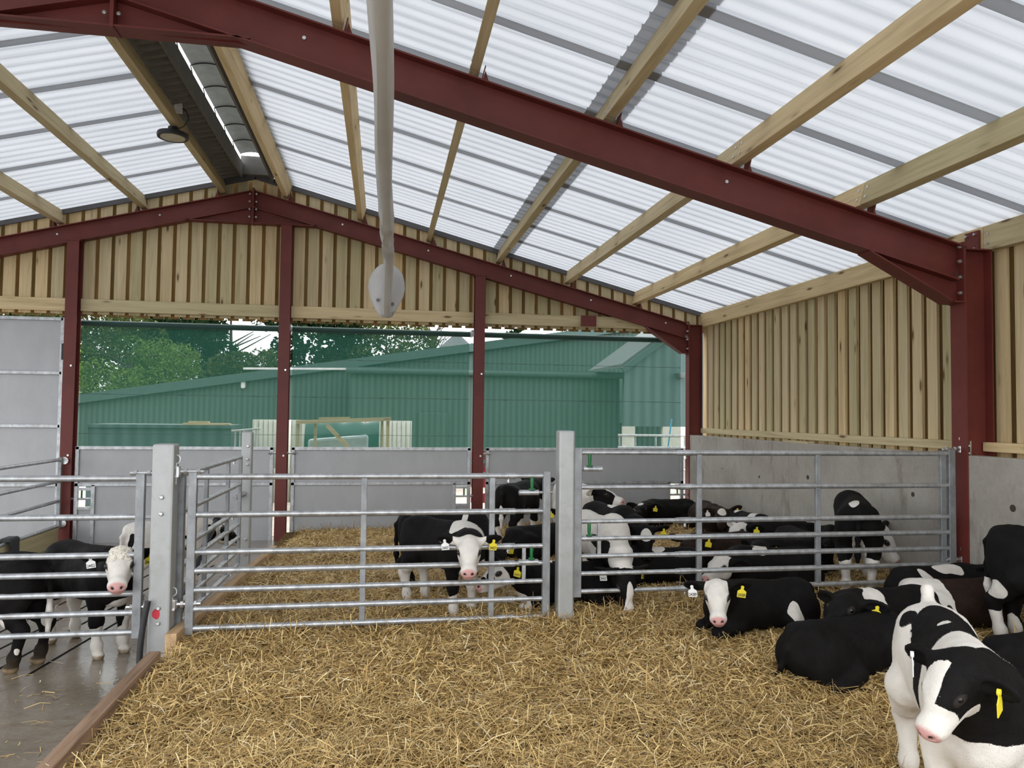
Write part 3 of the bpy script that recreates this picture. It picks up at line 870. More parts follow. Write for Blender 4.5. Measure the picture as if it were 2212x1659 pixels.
# steel portal frames
def rafter_b(x, front): return (3.361 if front else 3.432) - SL * (mir(x) - 2.248)
def portal(name, label, y, front):
    t = thing(name, label, 'steel frame', (XI + .12, y, ground_z(y)))
    dep_v = 0.305 if front else 0.250
    dp = dep_v * CT; w_ = 0.165 if front else 0.14
    zc = lambda x: rafter_b(x, front) + dep_v / 2
    cd = 0.255 if front else 0.22
    b = MB()
    ztop = rafter_b(XI, front) + dep_v + 0.005
    b.ibeam((XI + cd / 2, y, ground_z(y) - .1), (XI + cd / 2, y, ztop - .03), (1, 0, 0), cd, w_)
    b.box(XI + 0.01, XI + cd, y - w_ / 2, y + w_ / 2, ztop - .04, ztop - .03)
    b.build('column', M_['red'], t)
    for sx in (1, -1):
        X = lambda x: x if sx > 0 else 2 * AP - x
        b = MB()
        b.ibeam((X(XI - .012), y, zc(XI - .012)), (X(AP), y, zc(AP)), (0, 0, 1), dp, w_)
        b.build('rafter', M_['red'], t)
        # eaves haunch
        b = MB()
        zl = 2.575 if front else 2.59
        xa, xb = (3.83, XI - .012) if front else (3.98, XI - .012)
        za = rafter_b(xa, front)
        poly = [(X(xa), y - .004, za + .01), (X(xb), y - .004, rafter_b(xb, front) + .01), (X(xb), y - .004, zl), (X(xb - .08), y - .004, zl)]
        b.prism(poly, (0, .008, 0))
        b.bar((X(xa - .02), y, za + .004), (X(xb - .09), y, zl), w_, .012)
        b.bar((X(xb - .10), y, zl), (X(xb), y, zl), w_, .012)
        b.build('haunch', M_['red'], t)
        b = MB(); b.box(min(X(XI - .012), X(XI)), max(X(XI - .012), X(XI)), y - w_ / 2 - .004, y + w_ / 2 + .004, zl - .01, ztop + .02)
        b.build('end_plate', M_['red'], t)
        if sx > 0:
            for zz in ([2.66, 2.80, 2.93, 3.05] if not front else [2.65, 2.78, 2.91, 3.03]):
                for yy in (-.055, .055):
                    h = MB(); h.lathe((XI - .012, y + yy, zz), (-1, 0, 0), [(.017, 0), (.017, .014), (.009, .014), (.009, .03)], 8)
                    h.build('bolt', M_['bolt'], t)
        # apex haunch
        xe = -0.98 if front else -0.93
        zb = 4.218 if front else 4.275
        b = MB()
        b.prism([(X(xe), y - .004, rafter_b(xe, front)), (X(AP + .012), y - .004, rafter_b(AP, front)), (X(AP + .012), y - .004, zb)], (0, .008, 0))
        b.bar((X(xe + .02), y, zb), (X(AP), y, zb), w_, .012)
        b.build('apex_haunch', M_['red'], t)
    b = MB(); b.box(AP - .012, AP + .012, y - w_ / 2 - .004, y + w_ / 2 + .004, zb - .012, rafter_b(AP, front) + dep_v + .03)
    b.build('apex_plate', M_['red'], t)
    for zz in np.linspace(zb + .08, rafter_b(AP, front) + dep_v - .06, 4):
        for xx in (-.045, .045):
            h = MB(); h.lathe((AP + xx, y - w_ / 2 + .005, zz), (0, -1, 0), [(.014, 0), (.014, .012), (.007, .012), (.007, .022)], 8)
            h.build('bolt', M_['bolt'], t)
    # small bolts along the web
    for xx in ([2.62, -0.6] if front else [4.3, 3.1, 1.86, 0.62, -0.62, -3.1, -4.4]):
        h = MB(); h.lathe((xx, y - .004, rafter_b(xx, front) + dep_v * .62), (0, -1, 0), [(.014, 0), (.014, .012), (.0, .012)], 8)
        h.build('bolt', M_['bolt'], t)
    return t, dep_v
PX = [3.775, 2.695, 1.635, 0.590, -0.410, -1.465]           # purlins, right slope (ridge-side lower edge)
PLX = [2 * AP - q for q in (-1.478, -0.428, 0.626, 1.68)]    # left slope
for nm, lab, y, fr in (('portal_frame', 'dark red steel portal frame crossing overhead nearest, with column at right', YF, True),
                       ('portal_frame', 'dark red steel portal frame against the boarded gable end', YB, False)):
    t, dv = portal(nm, lab, y, fr)
    for x in PX + PLX:
        sgn = 1 if x > AP else -1
        b = MB()
        xc = x + sgn * 0.085
        zt = rafter_b(xc, fr) + dv
        ux, uz = (ST * sgn * 1.0, CT)
        b.prism([(xc - sgn * .004, y - .05, zt - .01), (xc - sgn * .004, y + .05, zt - .01), (xc - sgn * .004 + ux * .12, y + .05, zt + uz * .12), (xc - sgn * .004 + ux * .12, y - .05, zt + uz * .12)], (sgn * .008, 0, -.002 * sgn))
        b.prism([(xc + sgn * .004, y - .004, zt - .01), (xc + sgn * .075, y - .004, zt - .01 - SL * .075), (xc + sgn * .01 + ux * .10, y - .004, zt + uz * .10)], (0, .008, 0))
        b.build('purlin_cleat', M_['red'], t)
    if fr:
        b = MB(); b.box(4.88, 4.90, y + .02, y + .17, 3.02, 3.20); b.build('purlin_cleat', M_['red'], t)
        for yy in (.05, .14):
            for zz in (3.05, 3.17):
                h = MB(); h.lathe((4.88, y + yy, zz), (-1, 0, 0), [(.011, 0), (.011, .02), (0, .02)], 8); h.build('bolt', M_['bolt'], t)

# gable posts
for x, lab in ((-4.16, 'red steel gable post between tall sheeted door and green screen'), (-1.385, 'red steel gable post left of centre under the ridge'), (1.39, 'red steel gable post right of centre behind the latch post')):
    t = thing('gable_post', lab, 'steel post', (x, YB - .03, ground_z(YB)), 'steel posts under the gable rafter')
    zt = rafter_b(x, False) + .01 if abs(x - AP) > .95 else 4.27
    b = MB(); b.ibeam((x, YB - .03, -.35), (x, YB - .03, zt), (0, 1, 0), .16, .15); b.build('post', M_['red'], t)
    b = MB(); b.box(x - .09, x + .09, YB - .12, YB + .06, zt - .012, zt); b.build('cap_plate', M_['red'], t)
    for zz in (1.0, 2.2):
        h = MB(); h.lathe((x + .03, YB - .111, zz), (0, -1, 0), [(.014, 0), (.014, .014), (0, .014)], 8); h.build('bolt', M_['bolt'], t)

# purlins: one timber per bay
NAMES = ['lowest but one', 'second', 'third', 'fourth', 'fifth', 'beside the ridge']
def purlin(x, y0, y1, label, eave=False):
    sgn = 1 if x > AP else -1
    if eave:
        loc = Vector((4.94, y0, 3.015)); p = MB(); p.box(4.905, 4.98, y0, y1, 3.015, 3.225)
    else:
        z = purl_z(x); loc = Vector((x, y0, z))
        e1 = Vector((CT * sgn, 0, -ST)); e2 = Vector((ST * sgn, 0, CT))
        c = Vector((x, 0, z)) + e1 * .0375 + e2 * .10
        p = MB(); p.bar(c + Vector((0, y0, 0)), c + Vector((0, y1, 0)), .075, .20, e2)
    o = thing('roof_purlin', label, 'timber purlin', loc, 'timber purlins under the roof sheets')
    p.build('timber', M_['wood_y'], o, bevel=.003)
    for yy in (y0 + .05, y1 - .05):
        if yy < 2: continue
        for dz in (.06, .14):
            h = MB()
            if eave: h.lathe((4.905, yy, 3.015 + dz), (-1, 0, 0), [(.012, 0), (.012, .006), (0, .006)], 8)
            else:
                q = Vector((x, yy, purl_z(x))) + e2 * dz
                h.lathe(q, -e1, [(.012, 0), (.012, .006), (0, .006)], 8)
            h.build('bolt_head', M_['bolt'], o)
ordn = ['first up from the eaves purlin', 'second up from the eaves purlin', 'third up, running below the dark sheet lap', 'fourth up from the eaves purlin', 'fifth up from the eaves, below the ridge', 'topmost, beside the ridge vent']
for i, x in enumerate(PX):
    purlin(x, YF + .003, 11.10, 'timber purlin of the far right roof bay, ' + ordn[i])
    purlin(x, -0.25, YF - .003, 'timber purlin of the near right roof bay, ' + ordn[i])
purlin(4.9, YF + .003, 11.10, 'timber eaves purlin above the boarded right wall, far bay', True)
purlin(4.9, -0.25, YF - .003, 'timber eaves purlin above the right wall, near bay', True)
ordl = ['topmost, with the round lamp hung from it', 'second down from the ridge', 'third down from the ridge', 'fourth down from the ridge']
for i, x in enumerate(PLX):
    purlin(x, YF + .003, 11.10, 'timber purlin of the far left roof slope, ' + ordl[i])
    if i == 0: purlin(x, -0.25, YF - .003, 'timber purlin of the near left roof slope, ' + ordl[i].split(',')[0] + ' beside the ridge')

# roof: corrugated translucent sheets, side laps and one end lap on the right slope
ceil = bpy.data.objects.new('ceiling', None); COL.objects.link(ceil); ceil['kind'] = 'structure'; ceil['label'] = 'translucent corrugated roof with laps between the sheets'; ceil['category'] = 'roof'
PITCH_ = 0.1467
def sheet(name, x0, x1, y0, ncor, lift, m, par):
    """corrugations run down the slope; profile along y"""
    prof = []
    for k in range(ncor):
        for a, hh in ((0.0, 0.0), (0.72, 0.0), (0.79, 0.034), (0.93, 0.034)):
            if k == ncor - 1 and a > .75: continue    # the side lap is one flat trough wide
            prof.append((y0 + (k + a) * PITCH_, hh))
    sgn = 1 if x0 > AP - .01 and x1 > AP - .01 else -1
    V, F = [], []
    for xx in (x0, x1):
        for yy, hh in prof: V.append((xx, yy, roof_z(xx) + .002 + lift + hh))
    n = len(prof)
    for k in range(n - 1): F.append((k, k + 1, n + k + 1, n + k))
    b = MB(); b.add(V, F)
    return b.build(name, m, par)
k = 0
y = -0.3
while y < 11.0:
    nc = 7
    if y + 7 * PITCH_ > 11.20: nc = int(math.ceil((11.17 - y) / PITCH_))
    sheet('roof_sheet', -1.42, 1.91, y, nc + 0, .006 + .004 * (k % 2), M_['roof'], ceil)
    sheet('roof_sheet', 1.60, 5.12, y, nc + 0, .000 + .004 * (k % 2), M_['roof'], ceil)
    sheet('roof_sheet', -2.30, -8.4, y, nc + 0, .004 * (k % 2), M_['roof'], ceil)
    y += 6 * PITCH_; k += 1
# closed ridge sheets and the raised, open ridge
vent = thing('ridge_vent', 'open ridge vent with grey cap and bright slit under the roof ridge', 'ridge vent', (AP, 4, 5.0))
b = MB()
prof = []
for kk in range(int(11.46 / PITCH_)):
    for a, hh in ((0.0, 0.0), (0.30, 0.0), (0.42, 0.032), (0.88, 0.032)): prof.append((-0.25 + (kk + a) * PITCH_, hh))
V, F = [], []
for xx in (-2.34, -2.02):
    for yy, hh in prof: V.append((xx, yy, roof_z(xx) + .012 + hh))
n = len(prof)
for kk in range(n - 1): F.append((kk, kk + 1, n + kk + 1, n + kk))
b.add(V, F); b.build('dark_sheet', M_['ridge_sheet'], vent)
b = MB(); b.add([(-1.61 if v_[0] > -2.1 else -1.30, v_[1], v_[2] + roof_z(-1.61 if v_[0] > -2.1 else -1.30) - roof_z(v_[0]) + .03) for v_ in V], F); b.build('dark_sheet', M_['ridge_sheet'], vent)
b = MB(); b.box(-2.04, -2.015, -0.25, 11.10, roof_z(-2.02) - .04, roof_z(-2.02) + .17); b.build('upstand', M_['ridge_sheet'], vent)
b = MB(); b.box(-1.62, -1.595, -0.25, 11.10, roof_z(-1.60) - .04, roof_z(-1.60) + .16); b.build('upstand', M_['ridge_sheet'], vent)
b = MB()
arc = [(-1.60 - .27 * (1 - math.cos(a)) * 1.0, roof_z(-1.6) + .16 + .17 * math.sin(a)) for a in np.linspace(0, 2.25, 12)]
V, F = [], []
for yy in (-0.25, 10.93):
    for xx, zz in arc: V.append((xx, yy, zz))
for kk in range(11): F.append((kk, kk + 1, 12 + kk + 1, 12 + kk))
b.add(V, F); b.build('curved_cap', M_['ridge_cap'], vent, smooth=True)
for yy in np.arange(2.0, 10.9, .56):
    h = MB(); h.tube([(xx - .012 * 0, yy, zz - .012) for xx, zz in arc] + [(-2.02, yy, roof_z(-2.02) + .17)], .007, 6); h.build('hoop', M_['black_metal'], vent)
b = MB(); b.box(-2.04, -1.595, 10.98, 11.1, roof_z(-1.8) - .02, roof_z(-1.8) + .24); b.build('end_closer', M_['ridge_sheet'], vent)

# gable boarding: two staggered layers
wb_ = bpy.data.objects.new('wall_back', None); COL.objects.link(wb_); wb_.location = (0, 11.15, 2.9); wb_['kind'] = 'structure'; wb_['label'] = 'pale vertical gapped boarding of the gable end'; wb_['category'] = 'wall'
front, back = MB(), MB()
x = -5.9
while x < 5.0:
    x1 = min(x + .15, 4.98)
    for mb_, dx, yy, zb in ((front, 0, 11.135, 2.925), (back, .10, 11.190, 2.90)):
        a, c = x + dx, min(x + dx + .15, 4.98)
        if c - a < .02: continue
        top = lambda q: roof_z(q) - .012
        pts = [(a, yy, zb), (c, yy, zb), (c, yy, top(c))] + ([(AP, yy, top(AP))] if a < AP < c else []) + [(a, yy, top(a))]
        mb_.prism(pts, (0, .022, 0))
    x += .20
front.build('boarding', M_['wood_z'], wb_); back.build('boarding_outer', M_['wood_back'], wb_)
for a, c in ((-5.9, -4.24), (-4.08, -1.46), (-1.31, 1.31), (1.47, 4.05)):
    r = MB(); r.box(a, c, 11.03, 11.11, 2.957, 3.122); r.build('rail', M_['wood_x'], wb_, bevel=.003)
r = MB()
r.prism([(2.93, YB - .075, 2.955), (3.17, YB - .075, 2.955), (3.17, YB - .075, 3.12), (2.93, YB - .075, 3.12)], (0, .008, 0)); o = r.build('rail_bracket', M_['red'], wb_)
for sx in (1, -1):
    b = MB(); xa, xb = AP, (4.98 if sx > 0 else 2 * AP - 4.98)
    b.bar((xa, 11.11, roof_z(AP) - .02), (xb, 11.11, roof_z(xb) - .02), .03, .085); b.build('verge_trim', M_['verge'], wb_)

# right wall: precast concrete below, gapped boarding above
wr_ = bpy.data.objects.new('wall_right', None); COL.objects.link(wr_); wr_.location = (4.8, 5, 0); wr_['kind'] = 'structure'; wr_['label'] = 'right wall, concrete below and gapped timber boarding above'; wr_['category'] = 'wall'
for a, c in ((YF + .09, 8.10), (8.104, YB - .06), (-0.25, 1.9), (1.904, YF - .01)):
    b = MB(); b.box(XI + .014, XI + .15, a, c, -.5, 1.325); b.build('concrete_panel', M_['concrete'], wr_, bevel=.006)
for u_, v_, r_s in ((1640, 1030, .018), (1745, 1031, .026), (1972, 1068, .022), (2188, 1098, .028), (1560, 1012, .010)):
    p_ = atX(u_, v_, XI + .014)
    h = MB(); h.lathe((XI + .0125, p_.y, p_.z), (1, 0, 0), [(r_s, -.0), (r_s, .004)], 14)
    h.build('lifting_socket', M_['socket'], wr_, label='dark lifting socket')
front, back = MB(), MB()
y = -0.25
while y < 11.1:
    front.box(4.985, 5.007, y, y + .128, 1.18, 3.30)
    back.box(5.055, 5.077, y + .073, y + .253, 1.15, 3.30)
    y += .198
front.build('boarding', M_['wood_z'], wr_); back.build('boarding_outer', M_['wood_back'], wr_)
for a, c in ((YF + .02, 10.98), (-0.25, YF - .02)):
    r = MB(); r.box(4.86, 4.98, a, c, 1.357, 1.432); r.build('rail', M_['wood_y'], wr_, bevel=.003)
o = MB(); o.box(4.70, 4.78, 7.75, 8.25, 1.326, 1.345)
tag(o.build('timber_offcut', M_['wood_y']), 'thin pale timber offcut lying on top of the concrete wall', 'timber')

# ------------------------------------------------------------------ gates and posts
RAILS = [0.0, 0.258, 0.512, 0.638, 0.768, 0.896, 1.026]
def gate(name, label, p0, p1, ztop, uprights, stile0=True, stile1=True, sleeve=None, latch=None, rails=RAILS, stile_w=.055, group=None, drop=0.0, hinge0=False, hinge1=False, r=.0205, uw=.04):
    """p0, p1: plan points of the two ends; sleeve = fraction where the thick rails end and the sliding inner rails go on"""
    p0, p1 = Vector((*p0, 0)), Vector((*p1, 0))
    d = (p1 - p0); L = d.length; d.normalize()
    n = Vector((d.y, -d.x, 0))
    t = thing(name, label, 'gate', (p0.x, p0.y, ztop - rails[-1] - .03), group)
    for i, rz in enumerate(rails):
        z0, z1 = ztop - rz, ztop - rz - drop
        a, b = p0 + Vector((0, 0, z0)), p1 + Vector((0, 0, z1))
        if sleeve:
            s0, s1 = sleeve; q = MB()
            if s0 < s1: q.tube([a, a.lerp(b, s1)], r, 12); q.tube([a.lerp(b, s1 - .01), b], r * .82, 12); q.tube([a.lerp(b, s1 - .035), a.lerp(b, s1)], r * 1.12, 12)
            else: q.tube([a, a.lerp(b, s1)], r * .82, 12); q.tube([a.lerp(b, s1 - .01), b], r, 12); q.tube([a.lerp(b, s1), a.lerp(b, s1 + .03)], r * 1.12, 12)
            o = q.build('rail', M_['galv'], t, smooth=True)
            if i in (0, 2, 6):
                pb = a.lerp(b, s1 - .02 if s0 < s1 else s1 + .015)
                h = MB(); h.tube([pb + Vector((0, 0, -.018)), pb + Vector((0, 0, -.05))], .007, 8); h.tube([pb + Vector((0, 0, -.03)), pb + Vector((0, 0, -.04))], .013, 6); h.build('clamp_bolt', M_['bolt'], t)
        else:
            q = MB(); q.tube([a, b], r, 12); q.build('rail', M_['galv'], t, smooth=True)
    for on, p, dz in ((stile0, p0, 0), (stile1, p1, -drop)):
        if on:
            q = MB(); q.bar(p + Vector((0, 0, ztop + .032 + dz)), p + Vector((0, 0, ztop - rails[-1] - .04 + dz)), stile_w, .045, n); q.build('stile', M_['galv_flat'], t, bevel=.004)
    for f in uprights:
        p = p0.lerp(p1, f); dz = -drop * f
        q = MB(); q.bar(p + Vector((0, 0, ztop + dz)) + n * .0, p + Vector((0, 0, ztop - rails[-1] + dz)), uw, .030, n); q.build('upright', M_['galv_flat'], t, bevel=.003)
    for on, p, sg in ((hinge0, p0, -1), (hinge1, p1, 1)):
        if on:
            for zz in (ztop + .035, ztop - .86):
                hinge(p + d * sg * .03 + Vector((0, 0, zz)), d * sg, n, t)
    if latch:
        for (zz, f0, sg) in latch:
            p = p0.lerp(p1, f0) + Vector((0, 0, ztop - zz))
            h = MB(); h.tube([p - d * sg * .15, p - d * sg * .005], .020, 12); h.tube([p - d * sg * .155, p - d * sg * .15], .012, 8); h.tube([p, p + d * sg * .10], .010, 8)
            lo = h.build('slam_latch', M_['galv'], t, smooth=True)
            c = p - d * sg * .055
            h = MB(); h.lathe(c + Vector((0, 0, .02)), (0, 0, 1), [(.024, 0), (.024, .008), (.011, .010), (.012, .018), (.0135, .05), (.0135, .092), (.010, .10), (0, .10)], 12)
            gp = h.build('handle', M_['green_grip'], lo, smooth=True, label='green latch handle')
    return t
def hinge(c, d, n, par):
    """adjustable eye bolt, bracket plate and ring pin"""
    h = MB()
    c = Vector(c); d = Vector(d); n = Vector(n)
    h.tube([c - d * .10, c + d * .075], .012, 8)
    h.tube([c - d * .075, c - d * .055], .023, 6); h.tube([c + d * .01, c + d * .03], .023, 6)
    h.lathe(c + d * .075 + Vector((0, 0, -.025)), (0, 0, 1), [(.026, 0), (.026, .05)], 10)
    h.bar(c + d * .06 + Vector((0, 0, .03)), c + d * .13 + Vector((0, 0, .03)), .06, .012)
    h.bar(c + d * .06 + Vector((0, 0, -.03)), c + d * .13 + Vector((0, 0, -.03)), .06, .012)
    h.bar(c + d * .128 + Vector((0, 0, -.07)), c + d * .128 + Vector((0, 0, .07)), .075, .012, d)
    h.tube([c + d * .085 + Vector((0, 0, -.085)), c + d * .085 + Vector((0, 0, .06))], .010, 8)
    pts = [c + d * .085 + n * .0 + Vector((0, 0, .085)) + d * (.030 * math.cos(a)) + Vector((0, 0, .030 * math.sin(a))) for a in np.linspace(0, 6.28, 13)]
    h.tube(pts, .0045, 5)
    return h.build('hinge', M_['bolt'], par, smooth=True)
GG = 'galvanised seven-rail field gates'
YG = YF
gate('field_gate', 'galvanised gate at far left foreground, in front of the calves on wet concrete', (-1.60, YG), (-4.25, YG), 1.155, [.93], sleeve=None, group=GG, hinge0=True)
gate('field_gate', 'middle galvanised gate between the two near posts, above the straw', (-1.267, YG), (1.205, YG), 1.165, [.465, .836], sleeve=(0, .905), latch=[(.122, .978, 1), (.630, .978, 1)], group=GG, hinge0=True)
g3 = gate('field_gate', 'right-hand galvanised gate reaching from latch post to red column', (1.44, YG), (4.575, YG), 1.337, [.306, .622], sleeve=(1, .255), latch=[(.122, .012, -1), (.638, .012, -1)], group=GG, hinge1=True, stile_w=.06)
q = MB(); q.bar((4.50, YG, 1.36), (4.50, YG, .28), .05, .03, (0, 1, 0)); q.build('stile', M_['galv_flat'], g3, bevel=.003)
gm = [o for o in bpy.data.objects if o.get('label', '').startswith('middle galvanised')][0]
for g_, xx, za, zb in ((gm, 1.039, .652, .40), (g3, 1.609, .827, .57)):
    q = MB(); q.bar((xx, YG - .0, za), (xx, YG, zb), .026, .02, (0, 1, 0)); q.build('latch_guard', M_['galv'], g_)
gate('field_gate', 'galvanised gate running away from the near left post along the timber kerb', (-1.37, YG + .13), (-1.345, 7.66), 1.172, [.34, .72, .985], stile0=True, stile1=False, sleeve=(0, .86), group=GG, hinge1=False)
# the near end of the gate along the kerb is closed off by rail caps; back left gate with board
bl = gate('board_gate', 'galvanised gate with timber board by the tall sheeted door', (-4.20, 10.86), (-4.20, 7.9), .945, [], rails=[0, .285, .545, .87], group=None, r=.022, stile_w=.05)
q = MB(); q.box(-4.215, -4.185, 7.95, 10.84, -.235, .055); q.build('timber_board', M_['wood_y'], bl, bevel=.003, label='stained pale timber board')
for zz in (.93, .10):
    h = MB(); h.lathe((-4.16, 10.93, zz), (0, 1, 0), [(.03, -.05), (.05, -.05), (.05, -.035), (.02, -.03), (.02, .0), (0, 0)], 10); h.build('hinge', M_['bolt'], bl)
tr = thing('feed_trough', 'black hook-on trough hanging on the board gate rail', 'trough', (-4.2, 9.2, .1))
q = MB(); q.bar((-4.19, 9.42, .115), (-4.19, 9.62, .115), .11, .05); q.bar((-4.13, 9.42, .04), (-4.13, 9.62, .04), .02, .18); q.build('hook', M_['black'], tr, bevel=.012)
q = MB(); q.prism([(-4.26, 8.5, .11), (-4.60, 8.5, .11), (-4.55, 8.5, -.12), (-4.30, 8.5, -.12)], (0, 1.1, 0)); q.build('trough_body', M_['black'], tr, bevel=.02)

def steel_post(label, x0, x1, y, dep, ztop, zbot, plain_=True):
    t = thing('steel_post', label, 'post', ((x0 + x1) / 2, y, zbot), 'galvanised square posts')
    q = MB(); q.box(x0, x1, y - dep / 2, y + dep / 2, zbot - .2, ztop)
    o = q.build('post', M_['galv_post'], t, bevel=.014)
    return t
sp = steel_post('nearest left galvanised post with red paint blot and black hose behind', -1.517, -1.377, YG, .14, 1.39, -.13)
for zz in (1.035, .925, .30, .20):
    h = MB(); h.lathe((-1.447, YG - .07, zz), (0, -1, 0), [(.016, 0), (.016, .008), (.010, .014), (0, .014)], 8); h.build('bolt', M_['bolt'], sp)
h = MB()
rng = random.Random(3)
h.add([(-1.462 + (.022 + .006 * rng.random()) * math.cos(a), YG - .0712, .262 + (.030 + .008 * rng.random()) * math.sin(a)) for a in np.linspace(0, 6.28, 19)[:-1]], [tuple(range(18))])
h.build('paint_blot', M_['red_spray'], sp, label='red paint blot')
sp2 = steel_post('central galvanised latch post standing in straw between middle and right gates', 1.285, 1.405, YG, .12, 1.50, 0.10)
sp3 = steel_post('far galvanised post at the end of the kerb gate', -1.375, -1.275, 7.86, .10, 1.415, -.16)
for zz in (1.27, 1.14, 1.09, .35, .20):
    h = MB(); h.lathe((-1.31, 7.81, zz), (0, -1, 0), [(.016, 0), (.016, .008), (.010, .014), (0, .014)], 8); h.build('bolt', M_['bolt'], sp3)
h = MB(); h.tube([(-1.34, 7.80, .80), (-1.40, 7.66, .775)], .027, 12); h.build('pipe_socket', M_['galv'], sp3, smooth=True)

# hoses and pipe
h = MB(); h.tube([(-1.50 - .035 * math.sin(a * 2.2) , YG - .12 - .03 * a, .36 - .48 * a) for a in np.linspace(0, 1, 14)], .020, 12)
tag(h.build('water_hose', M_['black'], smooth=True), 'short black hose standing against the nearest left post', 'hose')
pp = thing('water_pipe', 'black water pipe with fitting tied along the kerb gate', 'pipe', (-1.42, 6.4, .5))
h = MB(); h.tube([(-1.43, 5.75, .08), (-1.43, 6.1, .30), (-1.425, 6.55, .50), (-1.42, 7.0, .66)], .024, 10); h.build('pipe', M_['black'], pp, smooth=True)
h = MB(); h.lathe((-1.42, 6.98, .65), (0, .94, .34), [(.034, 0), (.036, .03), (.03, .035), (.036, .04), (.036, .10), (.025, .11)], 12); h.build('fitting', M_['black'], pp, smooth=True)
h = MB(); h.lathe((-1.42, 7.01, .661), (0, .94, .34), [(.039, 0), (.039, .014)], 12); h.build('white_ring', M_['white_plastic'], pp, label='white ring')

# timber kerbs between passage and straw
k1 = MB(); k1.box(-1.372, -1.302, .6, 4.92, -.13, .155); tag(k1.build('timber_kerb', M_['wood_kerb_wet'], bevel=.004), 'damp timber kerb in the foreground edging the wet floor', 'kerb', 'timber kerbs edging the straw')
k2 = MB(); zk = lambda y: ground_z(y)
k2.prism([(-1.372, 5.26, -.13), (-1.300, 5.26, -.13), (-1.300, 5.26, .16), (-1.372, 5.26, .16)], (.14, 3.74, -.08))
tag(k2.build('timber_kerb', M_['wood_kerb'], bevel=.004), 'pale timber kerb behind the nearest left post, along the gate', 'kerb', 'timber kerbs edging the straw')

# ------------------------------------------------------------------ sheeted gates, tall sheeted door, screens at the gable
def tubebar(q, a, b, w_=.05): q.bar(a, b, w_, .045, (0, 1, 0))
def sheeted(label, x0, x1, win, hinge_side):
    Y = 11.0; zt, z1, z2, zb = 1.115, .600, .165, -.27
    t = thing('sheeted_gate', label, 'sheeted gate', ((x0 + x1) / 2, Y, zb), 'low sheeted gates under the green screens')
    q = MB()
    for a, b in (((x0, Y, zt - .02), (x1, Y, zt - .02)), ((x0, Y, z1), (x1, Y, z1)), ((x0, Y, z2), (x1, Y, z2)), ((x0, Y, zb + .02), (x1, Y, zb + .02))):
        q.bar(a, b, .045, .045, (0, 0, 1))
    q.build('frame_rail', M_['galv'], t, bevel=.004)
    for xx in (x0 + .022, x1 - .022):
        q = MB(); q.bar((xx, Y, zb), (xx, Y, zt), .05, .045, (0, 1, 0)); q.build('stile', M_['galv'], t, bevel=.004)
    wx = .165
    wl = (x0 + .05, x0 + .05 + wx) if win == 'L' else (x1 - .05 - wx, x1 - .05)
    inner = wl[1] + .02 if win == 'L' else wl[0] - .02
    q = MB(); q.bar((inner, Y, z1), (inner, Y, zb), .05, .045, (0, 1, 0)); q.build('inner_stile', M_['galv'], t, bevel=.004)
    for zz in (.54, .285):
        q = MB(); q.bar((wl[0] - .02, Y, zz), (wl[1] + .02, Y, zz), .035, .035); q.build('window_bar', M_['galv'], t)
    q = MB(); q.tube([(wl[0] - (.12 if win == 'L' else 0), Y, .41), (wl[1] + (.12 if win == 'R' else 0), Y, .41)], .016, 10); lo = q.build('latch_bolt', M_['galv'], t, smooth=True)
    q = MB(); q.lathe(((wl[0] + .04) if win == 'L' else wl[1] - .04, Y, .425), (0, 0, 1), [(.012, 0), (.012, .10), (0, .10)], 10); q.build('handle', M_['green_grip'], lo, label='green latch handle')
    q = MB()
    for a, b, c, d_ in ((x0 + .03, x1 - .03, z1, zt - .03), (x0 + .03 if win == 'R' else inner, x1 - .03 if win == 'L' else inner, zb, z1), (wl[0] - .03, wl[1] + .03, zb, .285)):
        q.box(a, b, Y + .004, Y + .010, c, d_)
    q.build('sheet_panel', M_['galv_sheet'], t)
    hx = x1 if hinge_side == 'R' else x0
    sg = 1 if hinge_side == 'R' else -1
    hinge(Vector((hx + sg * .03, Y - .03, 1.03)), Vector((sg, 0, 0)), Vector((0, -1, 0)), t)
    return t
sheeted('low sheeted galvanised gate at the left, under the first green screen', -4.065, -1.50, 'L', 'R')
sheeted('low sheeted galvanised gate in the middle, under the second green screen', -1.255, 1.285, 'R', 'L')
sheeted('low sheeted galvanised gate at the right, beside the concrete wall', 1.51, 4.58, 'R', 'L')
td = thing('sheeted_door', 'tall sheeted galvanised door at the left edge of the gable', 'door', (-5.5, 11.0, -.2))
xr = -4.27
q = MB(); q.box(-6.9, xr, 11.01, 11.018, -.18, 2.83); q.build('sheet_panel', M_['galv_sheet'], td)
for zz in (2.83, 2.10, 1.385, .60, -.14):
    q = MB(); q.bar((-6.9, 11.0, zz), (xr, 11.0, zz), .045, .045, (0, 0, 1)); q.build('frame_rail', M_['galv'], td, bevel=.004)
for xx in (xr, -6.88):
    q = MB(); q.bar((xx, 11.0, -.2), (xx, 11.0, 2.85), .06, .045, (0, 1, 0)); q.build('stile', M_['galv'], td, bevel=.004)
q = MB(); q.box(-5.10, -5.085, 10.985, 11.01, -.14, .60); q.build('inner_stile', M_['galv'], td)
q = MB(); q.box(-4.28, -4.235, 10.965, 11.0, 2.28, 2.50); q.build('hinge_bracket', M_['black_metal'], td, bevel=.008)
lab = ['green windbreak screen left of centre, trees showing through it', 'green windbreak screen in the middle, between the central posts', 'green windbreak screen at the right, ending at the corner column']
